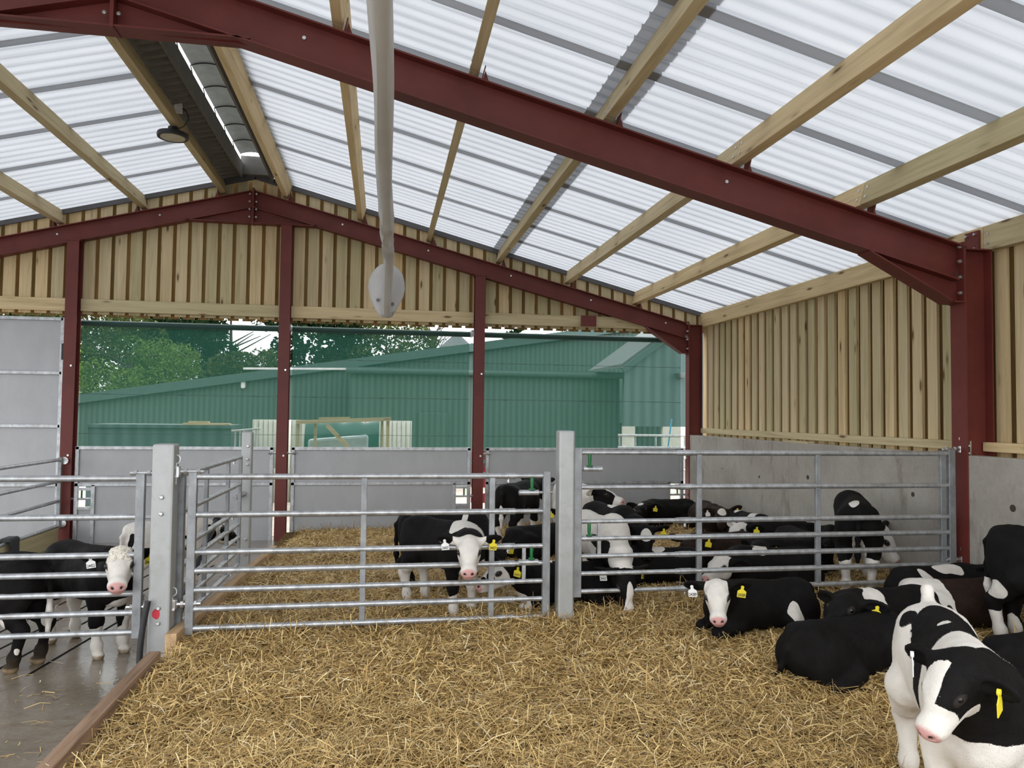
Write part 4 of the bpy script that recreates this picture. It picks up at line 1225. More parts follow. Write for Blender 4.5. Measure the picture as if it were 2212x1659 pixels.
for (a, c), l_ in zip(((-4.13, -1.47), (-1.30, 1.272), (1.445, 4.645)), lab):
    t = thing('windbreak_screen', l_, 'screen', ((a + c) / 2, 11.25, .9), 'green windbreak screens in the gable')
    q = MB(); nx, nz = 8, 6
    V = [(a + (c - a) * i / nx, 11.25 + .012 * math.sin(i * 2.1 + j), .80 + 2.0 * j / nz) for j in range(nz + 1) for i in range(nx + 1)]
    F = [(j * (nx + 1) + i, j * (nx + 1) + i + 1, (j + 1) * (nx + 1) + i + 1, (j + 1) * (nx + 1) + i) for j in range(nz) for i in range(nx)]
    q.add(V, F); q.build('mesh_fabric', M_['screen'], t, smooth=True)
    q = MB(); q.tube([(a - .02, 11.27, 2.815), (c + .02, 11.27, 2.815)], .042, 14); q.build('roller_tube', M_['screen_tube'], t, smooth=True)
    for xx in (a - .03, c + .03):
        q = MB(); q.box(xx - .02, xx + .02, 11.05, 11.30, 2.77, 2.86); q.build('bracket', M_['galv'], t)
    q = MB()
    for zz in (1.28, 1.83, 2.38): q.bar((a, 11.243, zz), (c, 11.243, zz), .003, .005)
    q.build('strap', M_['clad_green'], t)

# ------------------------------------------------------------------ ventilation duct (hanging limp) and lamp
dt = thing('ventilation_duct', 'limp white fabric air duct running overhead towards the gable', 'air duct', (-.03, 5, 3.6))
KX = [(1.0, -.05, 3.60, .14, .38), (3.5, -.047, 3.545, .145, .38), (4.5, -.034, 3.535, .142, .38), (5.5, -.03, 3.515, .145, .38), (6.5, -.012, 3.44, .142, .38), (7.0, 0., 3.385, .15, .36), (7.4, .012, 3.33, .14, .34), (7.8, .024, 3.27, .125, .33), (8.1, .034, 3.22, .118, .33), (8.5, .030, 3.05, .125, .42), (8.85, .024, 2.86, .13, .55), (9.08, .022, 2.765, .125, .62)]
ys = np.concatenate([np.linspace(1.0, 6.5, 30), np.linspace(6.6, 9.08, 46)])
V, F = [], []
NS = 28
for iy, yy in enumerate(ys):
    cx_, bz, wd, hh = [np.interp(yy, [k[0] for k in KX], [k[i] for k in KX]) for i in (1, 2, 3, 4)]
    tw = max(0.0, min(1.0, (yy - 6.9) / 1.3)); fold = math.sin(math.pi * tw) if tw < 1 else 0.0
    for k in range(NS):
        a = 2 * math.pi * k / NS
        # teardrop: round below, thin above
        sx, sz = math.sin(a), -math.cos(a)
        zz = (sz + 1) / 2
        wdt = wd / 2 * (1 - .78 * max(0, zz - .22) ** .9)
        px = math.copysign(abs(sx) ** .5, sx) * wdt; pz = zz * hh
        # folds where the cloth twists
        px += .016 * fold * math.sin(7 * a + yy * 9.0) + .006 * math.sin(3 * a + yy * 2.2)
        ang = fold * .5 * math.sin(yy * 3.1)
        px, pz = px * math.cos(ang) - (pz - hh / 2) * math.sin(ang) * .25, pz + .014 * fold * math.sin(5 * a - yy * 11)
        V.append((cx_ + px, yy, bz + pz))
for i in range(len(ys) - 1):
    for k in range(NS):
        k2 = (k + 1) % NS; F.append((i * NS + k, i * NS + k2, (i + 1) * NS + k2, (i + 1) * NS + k))
q = MB(); q.add(V, F); q.build('tube', M_['fabric'], dt, smooth=True)
q = MB(); V, F = [], []
disc = [(-.010, .655), (.07, .648), (.14, .60), (.19, .53), (.215, .44), (.222, .35), (.205, .26), (.165, .17), (.115, .08), (.075, .015), (.03, 0), (-.04, 0), (-.085, .02), (-.13, .10), (-.175, .19), (-.20, .28), (-.217, .37), (-.205, .46), (-.17, .54), (-.12, .60), (-.07, .64)]
cen = (.005, .32); rings = 5; nd_ = len(disc)
for rr in range(1, rings + 1):
    for dx, dz in disc:
        f_ = rr / rings
        x_, z_ = cen[0] + (dx - cen[0]) * f_, cen[1] + (dz - cen[1]) * f_
        V.append((.018 + x_, 9.13 - .05 * (1 - f_) + .028 * math.sin(x_ * 23) * f_ - .03 * abs(x_) , 2.758 + z_))
V.append((.018 + cen[0], 9.07, 2.758 + cen[1]))
for rr in range(rings - 1):
    for k in range(nd_): k2 = (k + 1) % nd_; F.append((rr * nd_ + k, rr * nd_ + k2, (rr + 1) * nd_ + k2, (rr + 1) * nd_ + k))
for k in range(nd_): F.append((rings * nd_, (k + 1) % nd_, k))
q.add(V, F); o = q.build('end_cap', M_['fabric'], dt, smooth=True)
sm = o.modifiers.new('thick', 'SOLIDIFY'); sm.thickness = .004
for dx, dz in ((-.098, .205), (.078, .165), (.082, .055)):
    h = MB(); h.lathe((.018 + dx, 9.070 if dx < 0 else 9.075, 2.758 + dz), (0, -1, 0), [(.018 if dz > .1 else .009, -.03), (.018 if dz > .1 else .009, .012), (0, .012)], 12); h.build('grommet', M_['grommet'], o)

lp = thing('high_bay_lamp', 'round black high bay lamp hanging from the left ridge purlin', 'lamp', (-2.30, 8.55, 4.58))
h = MB(); c = (-2.298, 8.55, 4.575)
h.lathe(c, (0, 0, 1), [(.128, .0), (.155, -.005), (.162, .02), (.155, .045), (.10, .062), (.055, .075), (.05, .115), (.035, .12), (0, .12)], 32); h.build('housing', M_['black_metal'], lp, smooth=True)
h = MB(); h.lathe(c, (0, 0, -1), [(.126, -.004), (.126, .004), (0, .006)], 28); h.build('lens', M_['lens'], lp, smooth=True)
h = MB(); h.tube([(c[0] + .028 * math.cos(a), c[1], c[2] + .145 + .028 * math.sin(a)) for a in np.linspace(0, 6.28, 14)], .006, 6)
h.tube([(c[0], c[1], c[2] + .17), (c[0] + .03, c[1] + .01, purl_z(-2.23) + .01)], .005, 6); h.build('hook', M_['black_metal'], lp, smooth=True)
h = MB(); h.tube([(c[0] + .05, c[1], c[2] + .10), (c[0] + .11, c[1], c[2] + .13), (c[0] + .16, c[1], c[2] + .22), (c[0] + .13, c[1], c[2] + .30), (c[0] + .05, c[1], c[2] + .36), (c[0] + .03, c[1], c[2] + .39)], .006, 6); h.build('cable', M_['black'], lp, smooth=True)
h = MB(); h.box(c[0] + .01, c[0] + .09, c[1] - .02, c[1] + .02, c[2] + .27, c[2] + .40); h.build('junction_box', M_['white_plastic'], lp, bevel=.006)

# ------------------------------------------------------------------ outside, seen through and over the screens
GZ = -.30
def pxpoly(pts, Y): return [atY(u, v, Y) for u, v in pts]
def building(label, loc): return thing('barn', label, 'barn', loc)
b1 = building('large green clad barn with shallow gable behind the screens', (3, 24, GZ))
pl = pxpoly([(-160, 909), (1425, 702)], 24.0)
a, c = pl
right = Vector((c.x + 6.0, 24, c.z - 1.2))
q = MB(); q.prism([(a.x, 24, GZ), (right.x, 24, GZ), tuple(right), tuple(c), tuple(a)], (0, .12, 0)); q.build('gable_wall', M_['clad_green'], b1)
q = MB(); q.bar((a.x, 23.9, a.z + .05), (c.x, 23.9, c.z + .05), .22, .26); q.bar((c.x, 23.9, c.z + .05), (right.x, 23.9, right.z + .05), .22, .26); q.build('verge_trim', M_['clad_trim'], b1)
q = MB()
q.prism([tuple(a + Vector((0, 0, .12))), tuple(c + Vector((0, 0, .12))), tuple(c + Vector((0, 0, .2))), tuple(a + Vector((0, 0, .2)))], (0, 4, 0))
q.prism([tuple(c + Vector((0, 0, .12))), tuple(right + Vector((0, 0, .12))), tuple(right + Vector((0, 0, .2))), tuple(c + Vector((0, 0, .2)))], (0, 4, 0)); q.build('roof', M_['grey_sheet'], b1)
b2 = building('green clad lean-to with gutter in front of the large barn', (2, 20, GZ))
p0, p1 = atY(757, 797, 20), atY(1338, 812, 20)
zt = (p0.z + p1.z) / 2
q = MB(); q.box(p0.x, p1.x, 20, 23.8, GZ, zt); q.build('wall', M_['clad_green'], b2)
q = MB(); q.prism([(p0.x - .1, 19.8, zt), (p0.x - .1, 23.8, zt + .18), (p0.x - .1, 23.8, zt + .25), (p0.x - .1, 19.8, zt + .07)], (p1.x - p0.x + .2, 0, 0)); q.build('roof', M_['clad_trim'], b2)
q = MB(); q.tube([(p0.x - .1, 19.86, zt - .02), (p1.x + .15, 19.86, zt - .02)], .085, 12); q.build('gutter', M_['clad_trim'], b2, smooth=True)
q = MB(); q.tube([(p1.x + .12, 19.9, zt), (p1.x + .12, 19.9, GZ)], .05, 10); q.build('downpipe', M_['clad_dark'], b2, smooth=True)
d0, d1 = atY(904, 891, 19.95), atY(969, 960, 19.95)
q = MB(); q.box(d0.x, d1.x, 19.95, 20.0, GZ, d0.z); q.build('door', M_['clad_green'], b2, bevel=.02)
b3 = building('dark clad shed with sloping verge at the right of the screens', (6.5, 17.5, GZ))
pp_ = pxpoly([(1346, 806), (1352, 800), (1450, 722), (1560, 640)], 17.5)
rx = pp_[3].x
q = MB(); q.prism([(pp_[0].x, 17.5, 1.35), (rx, 17.5, 1.35), tuple(pp_[3]), tuple(pp_[1])], (0, .1, 0)); q.build('wall', M_['clad_dark'], b3)
q = MB(); q.bar(pp_[1] + Vector((-.1, -.05, .0)), pp_[3] + Vector((0, -.05, 0)), .12, .14); q.build('verge_trim', M_['clad_trim'], b3)
q = MB(); q.prism([tuple(pp_[1] + Vector((-.1, 0, .08))), tuple(pp_[3] + Vector((0, 0, .08))), tuple(pp_[3] + Vector((0, 0, .16))), tuple(pp_[1] + Vector((-.1, 0, .16)))], (0, 3, 0)); q.build('roof', M_['grey_sheet'], b3)
for u0, u1 in ((1346, 1372), (1432, 1500)):
    a_, c_ = atY(u0, 900, 17.5), atY(u1, 900, 17.5)
    q = MB(); q.box(a_.x, c_.x, 17.5, 17.6, GZ, 1.35); q.build('panel_wall', M_['fibre'], b3)
q = MB(); q.box(pp_[0].x, rx, 20.5, 20.6, GZ, 1.4); q.build('inner_wall', M_['clad_green'], b3)
a_ = atY(1472, 812, 17.3)
fl = thing('flood_light', 'small grey flood light on the shed wall near the corner column', 'lamp', (a_.x, 17.4, a_.z))
q = MB(); q.prism([(a_.x - .11, 17.2, a_.z + .07), (a_.x + .12, 17.2, a_.z + .07), (a_.x + .05, 17.2, a_.z - .07), (a_.x - .05, 17.2, a_.z - .07)], (0, .3, 0)); q.build('housing', M_['grey_sheet'], fl, bevel=.02)
# field hurdle rail
a_, c_ = atY(1335, 940, 15), atY(1482, 944, 15)
hr = thing('field_hurdle', 'galvanised hurdle standing before the shed at right', 'hurdle', ((a_.x + c_.x) / 2, 15, GZ))
for zz in (a_.z, a_.z - .25, a_.z - .48, a_.z - .72):
    q = MB(); q.tube([(a_.x, 15, zz), (c_.x, 15, zz)], .024, 8); q.build('rail', M_['galv'], hr, smooth=True)
for f_ in (0.02, .25, .55, .98):
    xx = a_.x + (c_.x - a_.x) * f_
    q = MB(); q.tube([(xx, 15, a_.z), (xx + .06, 15.1, GZ)], .022, 8); q.build('leg', M_['galv'], hr, smooth=True)
a_, c_ = atY(1451, 905, 15.2), atY(1441, 968, 15.2)
q = MB(); q.tube([(a_.x, 15.2, a_.z), (a_.x - .25, 15.2, GZ)], .018, 8); tag(q.build('blue_pole', M_['blue'], smooth=True), 'thin blue pole leaning behind the hurdle', 'pole')
# corrugated panels
a_, c_ = atY(546, 906, 16.5), atY(893, 906, 16.5)
fp = thing('corrugated_panels', 'pale corrugated sheets standing on edge behind the middle screen', 'sheets', ((a_.x + c_.x) / 2, 16.6, GZ))
n_ = 5
for i in range(n_):
    x0 = a_.x + (c_.x - a_.x) * i / n_; x1 = a_.x + (c_.x - a_.x) * (i + 1) / n_ - .03
    xs = np.linspace(x0, x1, 34); V = [(x_, 16.5 + .03 * math.sin(k * 1.25) + .02 * i, z_) for z_ in (GZ, a_.z) for k, x_ in enumerate(xs)]
    q = MB(); q.add(V, [(k, k + 1, 35 + k, 34 + k) for k in range(33)]); o = q.build('sheet', M_['fibre'], fp, smooth=True)
    sm = o.modifiers.new('t', 'SOLIDIFY'); sm.thickness = .02
# timber rack
Yr = 14.2
def P2(u, v): return atY(u, v, Yr)
rk = thing('timber_rack', 'rough pale timber rack with diagonal brace behind the middle screen', 'rack', (P2(740, 940).x, Yr, GZ))
for u0, v0, u1, v1, w_ in ((640, 912, 845, 905, .07),):
    q = MB(); q.bar(P2(u0, v0), P2(u1, v1), .06, w_); q.build('beam', M_['wood_x'], rk)
for u, w_ in ((644, .05), (681, .05), (838, .06), (826, .04)):
    p_ = P2(u, 912); q = MB(); q.box(p_.x - w_ / 2, p_.x + w_ / 2, Yr + .03, Yr + .10, GZ, p_.z + .03); q.build('leg', M_['wood_z'], rk)
q = MB(); q.bar(P2(706, 918), P2(752, 966), .05, .075); q.build('brace', M_['wood_x'], rk)
q = MB(); q.bar(P2(688, 906) + Vector((0, .1, .02)), P2(755, 905) + Vector((0, .1, .02)), .07, .035); q.build('loose_batten', M_['wood_x'], rk)
a_, c_ = P2(650, 915), P2(818, 915)
wb2 = thing('wrapped_bundle', 'bundle in dark green tarpaulin and clear film behind the rack', 'bundle', ((a_.x + c_.x) / 2, 15.2, GZ))
q = MB()
V, F = [], []
nu, nv = 16, 10
for j in range(nv + 1):
    for i in range(nu + 1):
        a1 = math.pi * i / nu; xx = a_.x + (c_.x - a_.x) * j / nv
        rr = .55 * (1 + .06 * math.sin(3 * a1 + j) + .04 * math.sin(9 * a1))
        V.append((xx, 15.2 - rr * math.cos(a1) * .8, GZ + (a_.z - GZ + .03) * math.sin(a1) ** .5 * (1 + .02 * math.sin(j * 2.1))))
for j in range(nv):
    for i in range(nu): F.append((j * (nu + 1) + i, j * (nu + 1) + i + 1, (j + 1) * (nu + 1) + i + 1, (j + 1) * (nu + 1) + i))
q.add(V, F); q.build('tarpaulin', M_['tarp'], wb2, smooth=True)
e0, e1 = P2(662, 950), P2(795, 940)
q = MB(); q.prism([(e0.x, 14.45, GZ), (e1.x, 14.45, GZ), (e1.x, 14.45, e1.z), (e0.x, 14.45, e0.z)], (0, .3, 0)); q.build('plastic_film', M_['film'], wb2, bevel=.05)
# step ladder frame by the far post
a_, c_ = atY(500, 931, 13), atY(562, 926, 13)
hl_ = thing('metal_hurdle', 'small pale metal hurdle leaning behind the far galvanised post', 'hurdle', (a_.x, 13, GZ))
q = MB(); q.tube([a_, c_], .016, 8); q.build('rail', M_['white_plastic'], hl_)
for f_ in (.14, .30, .43, .86):
    p_ = a_.lerp(c_, f_); q = MB(); q.tube([p_, (p_.x, 13, GZ)], .013, 8); q.build('bar', M_['white_plastic'], hl_)
# low steel crate with planks on it, at left
a_, c_ = atY(190, 916, 15.5), atY(500, 916, 15.5)
q = MB(); q.box(a_.x, c_.x, 15.5, 16.7, GZ, a_.z); q.bar((a_.x - .05, 15.48, a_.z - .03), (c_.x, 15.48, a_.z - .03), .06, .06)
tag(q.build('steel_crate', M_['clad_dark']), 'low square steel crate behind the left screen', 'crate')
p_, r_ = atY(395, 914, 15.55), atY(496, 914, 15.55)
q = MB(); q.box(p_.x, r_.x, 15.52, 15.72, a_.z, a_.z + .035); q.box(p_.x + .1, r_.x - .4, 15.54, 15.7, a_.z + .035, a_.z + .07)
tag(q.build('plank_stack', M_['wood_x']), 'brown planks lying along the steel crate', 'planks')
o_ = atY(526, 831, 23.95)
h = MB(); h.box(o_.x - .07, o_.x + .07, 23.85, 24.0, o_.z - .12, o_.z + .12); tag(h.build('wall_lamp', M_['white_plastic'], bevel=.05), 'small white lamp on the green barn gable left of the central post', 'lamp')
e0, e1 = atY(526, 796, 20.0), atY(760, 797, 20.0)
h = MB(); h.bar((e0.x, 20.0, e0.z), (e1.x, 20.0, e1.z), .10, .05); h.build('roof_edge', M_['white_plastic'], b2, label='pale roof edge strip')
# red barrier behind the third post
a_ = atY(1021, 1000, 12.2)
rb = thing('red_barrier', 'red plastic barrier just visible behind the right-hand gable post', 'barrier', (a_.x + .12, 12.2, GZ))
for zz in (.25, .5, .75, .95):
    q = MB(); q.box(a_.x - .02, a_.x + .33, 12.2, 12.25, zz - .09, zz + .07); q.build('board', M_['red_plastic'], rb, bevel=.02)
for xx in (a_.x + .02, a_.x + .29):
    q = MB(); q.box(xx - .02, xx + .02, 12.25, 12.29, GZ, 1.0); q.build('leg', M_['red_plastic'], rb)
# silo
Ys = 31
a_, c_ = atY(950, 750, Ys), atY(1022, 750, Ys); ap = atY(986, 723, Ys)
sl = thing('feed_silo', 'grey metal feed silo with conical cap rising above the barn', 'silo', ((a_.x + c_.x) / 2, Ys, GZ))
rr = (c_.x - a_.x) / 2; cc = ((a_.x + c_.x) / 2, Ys, 0)
q = MB(); q.lathe(cc, (0, 0, 1), [(rr * .9, GZ), (rr * .9, a_.z)], 28); q.build('drum', M_['silo'], sl, smooth=True)
q = MB(); q.lathe(cc, (0, 0, 1), [(rr * 1.03, a_.z - .03), (rr * 1.03, a_.z), (.12, ap.z), (0, ap.z)], 28); q.build('cone_cap', M_['silo'], sl, smooth=True)
# trees
def tree(name, label, u, vtop, Y, rad, m, seed, nleaf, lsize, trunk_r=.2, shape='round', group='trees beyond the barns'):
    rng = np.random.default_rng(seed)
    top = atY(u, vtop, Y); H = top.z - GZ
    t = thing(name, label, 'tree', (top.x, Y, GZ), group)
    q = MB(); q.tube([(0 + top.x, Y, GZ - .2), (top.x + .1, Y, GZ + H * .45), (top.x, Y, GZ + H * .9)], [trunk_r, trunk_r * .7, trunk_r * .15], 8)
    for k in range(9):
        a = rng.uniform(0, 6.28); z = rng.uniform(.3, .8) * H; l_ = rad * rng.uniform(.4, .8)
        q.tube([(top.x, Y, GZ + z), (top.x + math.cos(a) * l_, Y + math.sin(a) * l_, GZ + z + l_ * .5)], [trunk_r * .3, .02], 5)
    q.build('trunk', M_['bark'], t, smooth=True)
    if nleaf:
        nc = 46
        if shape == 'cone':
            hz = rng.uniform(.08, 1, nc); rr_ = rad * (1.05 - hz)
        else:
            hz = rng.uniform(.12, .98, nc); rr_ = rad * np.sqrt(np.clip(1 - ((hz - .52) / .5) ** 2, 0.02, 1))
        aa = rng.uniform(0, 6.28, nc); ra = rr_ * np.sqrt(rng.uniform(.1, 1, nc))
        C = np.stack([ra * np.cos(aa), ra * np.sin(aa), hz * H], 1)
        k = rng.integers(0, nc, nleaf)
        dd = rng.normal(0, 1, (nleaf, 3)); dd /= np.linalg.norm(dd, axis=1)[:, None]
        P_ = C[k] + dd * (rad * .30 * rng.uniform(.5, 1, nleaf) ** .5)[:, None] * np.array([1, 1, .8])
        P_ = P_[P_[:, 2] > .2]; n = len(P_)
        u_ = rng.normal(0, 1, (n, 3)); u_ /= np.linalg.norm(u_, axis=1)[:, None]
        w_ = np.cross(u_, rng.normal(0, 1, (n, 3))); w_ /= np.linalg.norm(w_, axis=1)[:, None]
        s_ = lsize * rng.uniform(.6, 1.4, n)[:, None]
        V = np.stack([P_ - u_ * s_, P_ + w_ * s_ * .55, P_ + u_ * s_, P_ - w_ * s_ * .55], 1).reshape(-1, 3)
        Q = np.arange(4 * n).reshape(-1, 4)
        mesh_np('foliage', V, Q, M_[m], t, dict(rnd=np.repeat(rng.uniform(0, 1, n), 4)), smooth=False)
    else:
        q = MB()
        for k in range(70):
            a = rng.uniform(0, 6.28); z = rng.uniform(.3, .95) * H; l_ = rad * rng.uniform(.4, 1.0) * (1.1 - z / H * .6)
            p_ = Vector((top.x, Y, GZ + z)); d_ = Vector((math.cos(a), math.sin(a), rng.uniform(.4, 1.4))).normalized()
            e_ = p_ + d_ * l_
            q.tube([p_, p_ + d_ * l_ * .5 + Vector((0, 0, .1)), e_], [.05, .03, .012], 4)
            for kk in range(4):
                d2 = (d_ + Vector(rng.normal(0, .5, 3))).normalized(); q.tube([p_.lerp(e_, .4 + .15 * kk), p_.lerp(e_, .4 + .15 * kk) + d2 * l_ * .45], [.02, .008], 4)
        q.build('twig', M_['bark'], t, kind='stuff')
    return t
tree('broadleaf_tree', 'olive green tree at the far left of the left screen', 190, 640, 34, 3.4, 'leaf_mid', 1, 24000, .07)
tree('willow_tree', 'fresh bright green tree low in the left screen', 285, 742, 31.5, 2.6, 'leaf_bright', 2, 22000, .055, .12)
tree('conifer_tree', 'dark evergreen tree in the left screen, beside the bright gap', 395, 645, 38, 2.6, 'leaf_dark', 3, 20000, .09)
tree('conifer_tree', 'dark evergreen tree directly left of the central red post', 500, 620, 45, 3.2, 'leaf_dark', 4, 20000, .09)
tree('broadleaf_tree', 'mid green tree low behind the barn roof at left of central post', 545, 762, 32, 2.0, 'leaf_mid', 5, 10000, .085, .12)
tree('conifer_tree', 'dark evergreen tree at the left of the middle screen', 690, 650, 38, 2.7, 'leaf_dark', 6, 14000, .13)
tree('broadleaf_tree', 'broad olive tree in the middle screen left of the silo', 835, 690, 39, 3.0, 'leaf_mid', 7, 12000, .10)
tree('bare_tree', 'bare branched tree behind the silo', 935, 690, 40, 3.0, None, 8, 0, 0)
tree('conifer_tree', 'dark low evergreen right of the third red post', 1062, 742, 42, 1.9, 'leaf_dark', 9, 5000, .18)
tree('conifer_tree', 'small dark evergreen above the barn roof at right', 1115, 700, 44, 1.6, 'leaf_dark', 10, 4000, .18, shape='cone')
tree('bare_tree', 'bare branched tree above the barn ridge at right', 1230, 680, 44, 2.6, None, 11, 0, 0)
tree('broadleaf_tree', 'leafy tree glimpsed over the left door', 50, 660, 41, 3.2, 'leaf_mid', 12, 6000, .18)

# ------------------------------------------------------------------ straw bedding
def straw_h(X, Y):
    X, Y = np.asarray(X, float), np.asarray(Y, float)
    gx = 0.068 + 0.030 * np.clip((X + 1.3) / 2.6, 0, 1) + 0.110 * np.clip((X - 1.3) / 3.3, 0, 1)
    z = gx + np.where(Y < YF, 0, -0.026 * (Y - YF))
    P_ = np.stack([X, Y, 0 * X], -1).reshape(-1, 3)
    b = vnoise(P_, 1.3, 31) * .030 + vnoise(P_, 4.1, 32) * .016 + vnoise(P_, 11, 33) * .008
    edge = np.clip((X + 1.30) / .35, 0.15, 1)
    return z + b.reshape(X.shape) * edge
rng = np.random.default_rng(77)
nx, ny = 150, 230
gx_, gy_ = np.meshgrid(np.linspace(-1.298, XI + .01, nx), np.linspace(.7, 10.96, ny), indexing='ij')
gz_ = straw_h(gx_, gy_)
V = np.stack([gx_, gy_, gz_], -1).reshape(-1, 3)
idx = np.arange(nx * ny).reshape(nx, ny)
Q = np.stack([idx[:-1, :-1], idx[1:, :-1], idx[1:, 1:], idx[:-1, 1:]], -1).reshape(-1, 4)
bed = mesh_np('straw_bedding', V, Q, M_['straw_bed'], None)
bed['kind'] = 'stuff'; bed['label'] = 'deep golden straw bedding covering the calf pen floor'; bed['category'] = 'straw'
def strands(name, X, Y, Z, lmin, lmax, wmul, lift, parent, seed, tilt=.22):
    rng = np.random.default_rng(seed); n = len(X)
    L = np.exp(rng.uniform(np.log(lmin), np.log(lmax), n)); az = rng.uniform(0, 2 * np.pi, n)
    pt = rng.normal(0, tilt, n); pt = np.where(rng.random(n) < .05, pt * 2.6, pt)
    d = np.stack([np.cos(az) * np.cos(pt), np.sin(az) * np.cos(pt), np.sin(pt)], 1)
    c = np.stack([X, Y, Z + rng.uniform(0.0, lift, n) + np.abs(np.sin(pt)) * L * .35], 1)
    side = np.stack([-np.sin(az), np.cos(az), rng.normal(0, .5, n)], 1); side /= np.linalg.norm(side, axis=1)[:, None]
    wd = rng.uniform(.0009, .0021, n) * wmul
    bend = rng.normal(0, .07, (n, 3)) * L[:, None]
    r = []
    for k, f in enumerate((-.5, 0.0, .5)):
        p = c + d * (L * f)[:, None] + (bend if k == 1 else 0)
        r += [p - side * wd[:, None], p + side * wd[:, None]]
    V = np.stack(r, 1).reshape(-1, 3)
    b = np.arange(n)[:, None] * 6
    Q = np.concatenate([b + np.array([[0, 1, 3, 2]]), b + np.array([[2, 3, 5, 4]])], 0)
    col = np.clip(rng.beta(2.2, 2.0, n) + rng.normal(0, .05, n), 0, 1)
    return mesh_np(name, V, Q, M_['straw'], parent, dict(rnd=np.repeat(col, 6)), smooth=False)
# density falls with distance, straws far away drawn coarser
N_ = 430000
yy = rng.random(N_) ** 1.75 * 9.1 + 1.75
xx = rng.uniform(-1.36, XI - .05, N_)
dist = np.sqrt(xx ** 2 + yy ** 2)
uu = xx / yy
keep = (uu < .98) & (uu > -.72) & ~((np.abs(xx - 1.345) < .062) & (np.abs(yy - YG) < .062)) & (xx > np.where(yy < 5.0, -1.30 - .05 * rng.random(N_) ** 3, -1.29 + .0375 * (yy - 5.0)))
xx, yy = xx[keep], yy[keep]
zz = straw_h(xx, yy)
far = np.sqrt(xx ** 2 + yy ** 2) > 4.2
for nm, mk, lm, lx, wm in (('straw_near', ~far, .03, .17, 1.0), ('straw_far', far, .05, .18, 1.6)):
    o = strands('straw_strands', xx[mk], yy[mk], zz[mk], lm, lx, wm, .030, bed, 5 if nm == 'straw_near' else 6)
    o['kind'] = 'stuff'
# wisps that stand up along the wall, the gates and round the post
nw = 2600
wx = np.concatenate([rng.uniform(-1.2, XI, 900), np.full(900, XI - .03) - rng.random(900) * .10, rng.uniform(-1.2, 4.5, 800)])
wy = np.concatenate([10.9 - rng.random(900) * .12, rng.uniform(5.6, 10.9, 900), YG + rng.normal(0, .10, 800)])
o = strands('straw_strands', wx, wy, straw_h(wx, wy), .08, .20, 1.3, .05, bed, 9, .6); o['kind'] = 'stuff'
# loose straws blown onto the wet passage floor
nf = 520
k = rng.integers(0, 16, nf); cxs = rng.uniform(-2.6, -1.42, 16); cys = rng.uniform(2.9, 5.3, 16)
fx = np.where(rng.random(nf) < .45, cxs[k] + rng.normal(0, .10, nf), rng.uniform(-4.5, -1.40, nf)); fy = np.where(fx == fx, np.where(rng.random(nf) < .5, cys[k] + rng.normal(0, .06, nf), rng.uniform(2.8, 9.5, nf)), 0)
mk = fx < -1.40; fx, fy = fx[mk], fy[mk]
o = strands('loose_straw', fx, fy, np.where(fy < YF, -.13, -.13 - 0.010 * (fy - YF)) + .003, .03, .14, 1.2, .002, None, 12, .02)
tag(o, 'loose straws scattered over the wet concrete passage', 'straw'); o['kind'] = 'stuff'

# ------------------------------------------------------------------ the calves
def sz(x, y, d=0.0): return straw_z(x, y) - .012 + d
FACE = ('H', (.12, 0, .0), (.26, .30, .26), 'W')
DARK_EARS = [('H', (-.05, .16, .02), (.13, .095, .12), 'B'), ('H', (-.05, -.16, .02), (.13, .095, .12), 'B')]
STAR = ('H', (.055, 0, .06), (.075, .045, .06), 'W')
BLAZE = ('H', (.14, 0, .04), (.20, .024, .07), 'W')
SOCKS = ('B', (0, 0, 0.0), (3, 3, .26), 'W')
BELLY = ('B', (0.0, 0, .34), (.5, .11, .09), 'W')
LF = 'far'
# nearest animal
calf('large black and white calf standing nearest, white rump, pink nose lowered to the left', 2.09, 2.48, sz(2.09, 2.48), -118, furry=90000, thin=.88, s=0.93, tailup=True, eup=.45, eback=.02, neck=(-31, 30), head=(-50, -50), hroll=-8, h=.0075,
     base='B', pink=1.0, blobs=[('B', (-.42, 0, .62), (.20, .40, .60), 'W'), ('B', (-.25, -.2, .40), (.26, .13, .42), 'W'), ('B', (-.31, -.115, .72), (.05, .035, .07), 'B'), ('B', (-.14, 0, .75), (.20, .14, .10), 'B'),
     ('B', (.20, -.02, .70), (.12, .40, .30), 'W'), ('B', (.36, .10, .76), (.11, .13, .14), 'B'), ('B', (.02, 0, .40), (.60, .10, .09), 'W'),
     ('B', (.30, 0, .30), (.30, .4, .26), 'W'), ('B', (-.4, 0, .2), (.3, .4, .3), 'W'), ('B', (.44, 0, .66), (.12, .20, .14), 'B'), ('B', (.40, 0, .42), (.18, .25, .12), 'W'), ('B', (.00, .05, .77), (.020, .018, .03), 'W'), ('B', (-.10, -.03, .77), (.022, .018, .03), 'W'),
     ('H', (.13, -.036, .03), (.30, .050, .20), 'W'), ('H', (.22, 0, -.02), (.13, .09, .09), 'W'), ('H', (.10, .02, -.09), (.22, .10, .045), 'W')],
     tags=[('L', 'yellow', '', -88), ('R', 'white', '', -42)], ears=(30, 12), neck_len=.24, hs=.82)
calf('all black calf lying curled on the straw just left of the nearest calf', 2.68, 3.98, sz(2.68, 3.98, -.03), 12, 'lie', pink=0, furry=40000, s=0.86, neck=(55, 0), head=(110, -15), h=.010, ears=(30, 30))
calf('black calf lying with white shoulder patch, yellow tag visible behind the curled black calf', 3.20, 4.43, sz(3.20, 4.43), 192, 'lie', pink=0, furry=25000, s=0.85, neck=(46, 16), head=(19, -14), h=.010, blobs=[('B', (.18, .06, .34), (.13, .18, .14), 'W')], tags=[('L', 'yellow', '', -20)], ears=(10, 10))
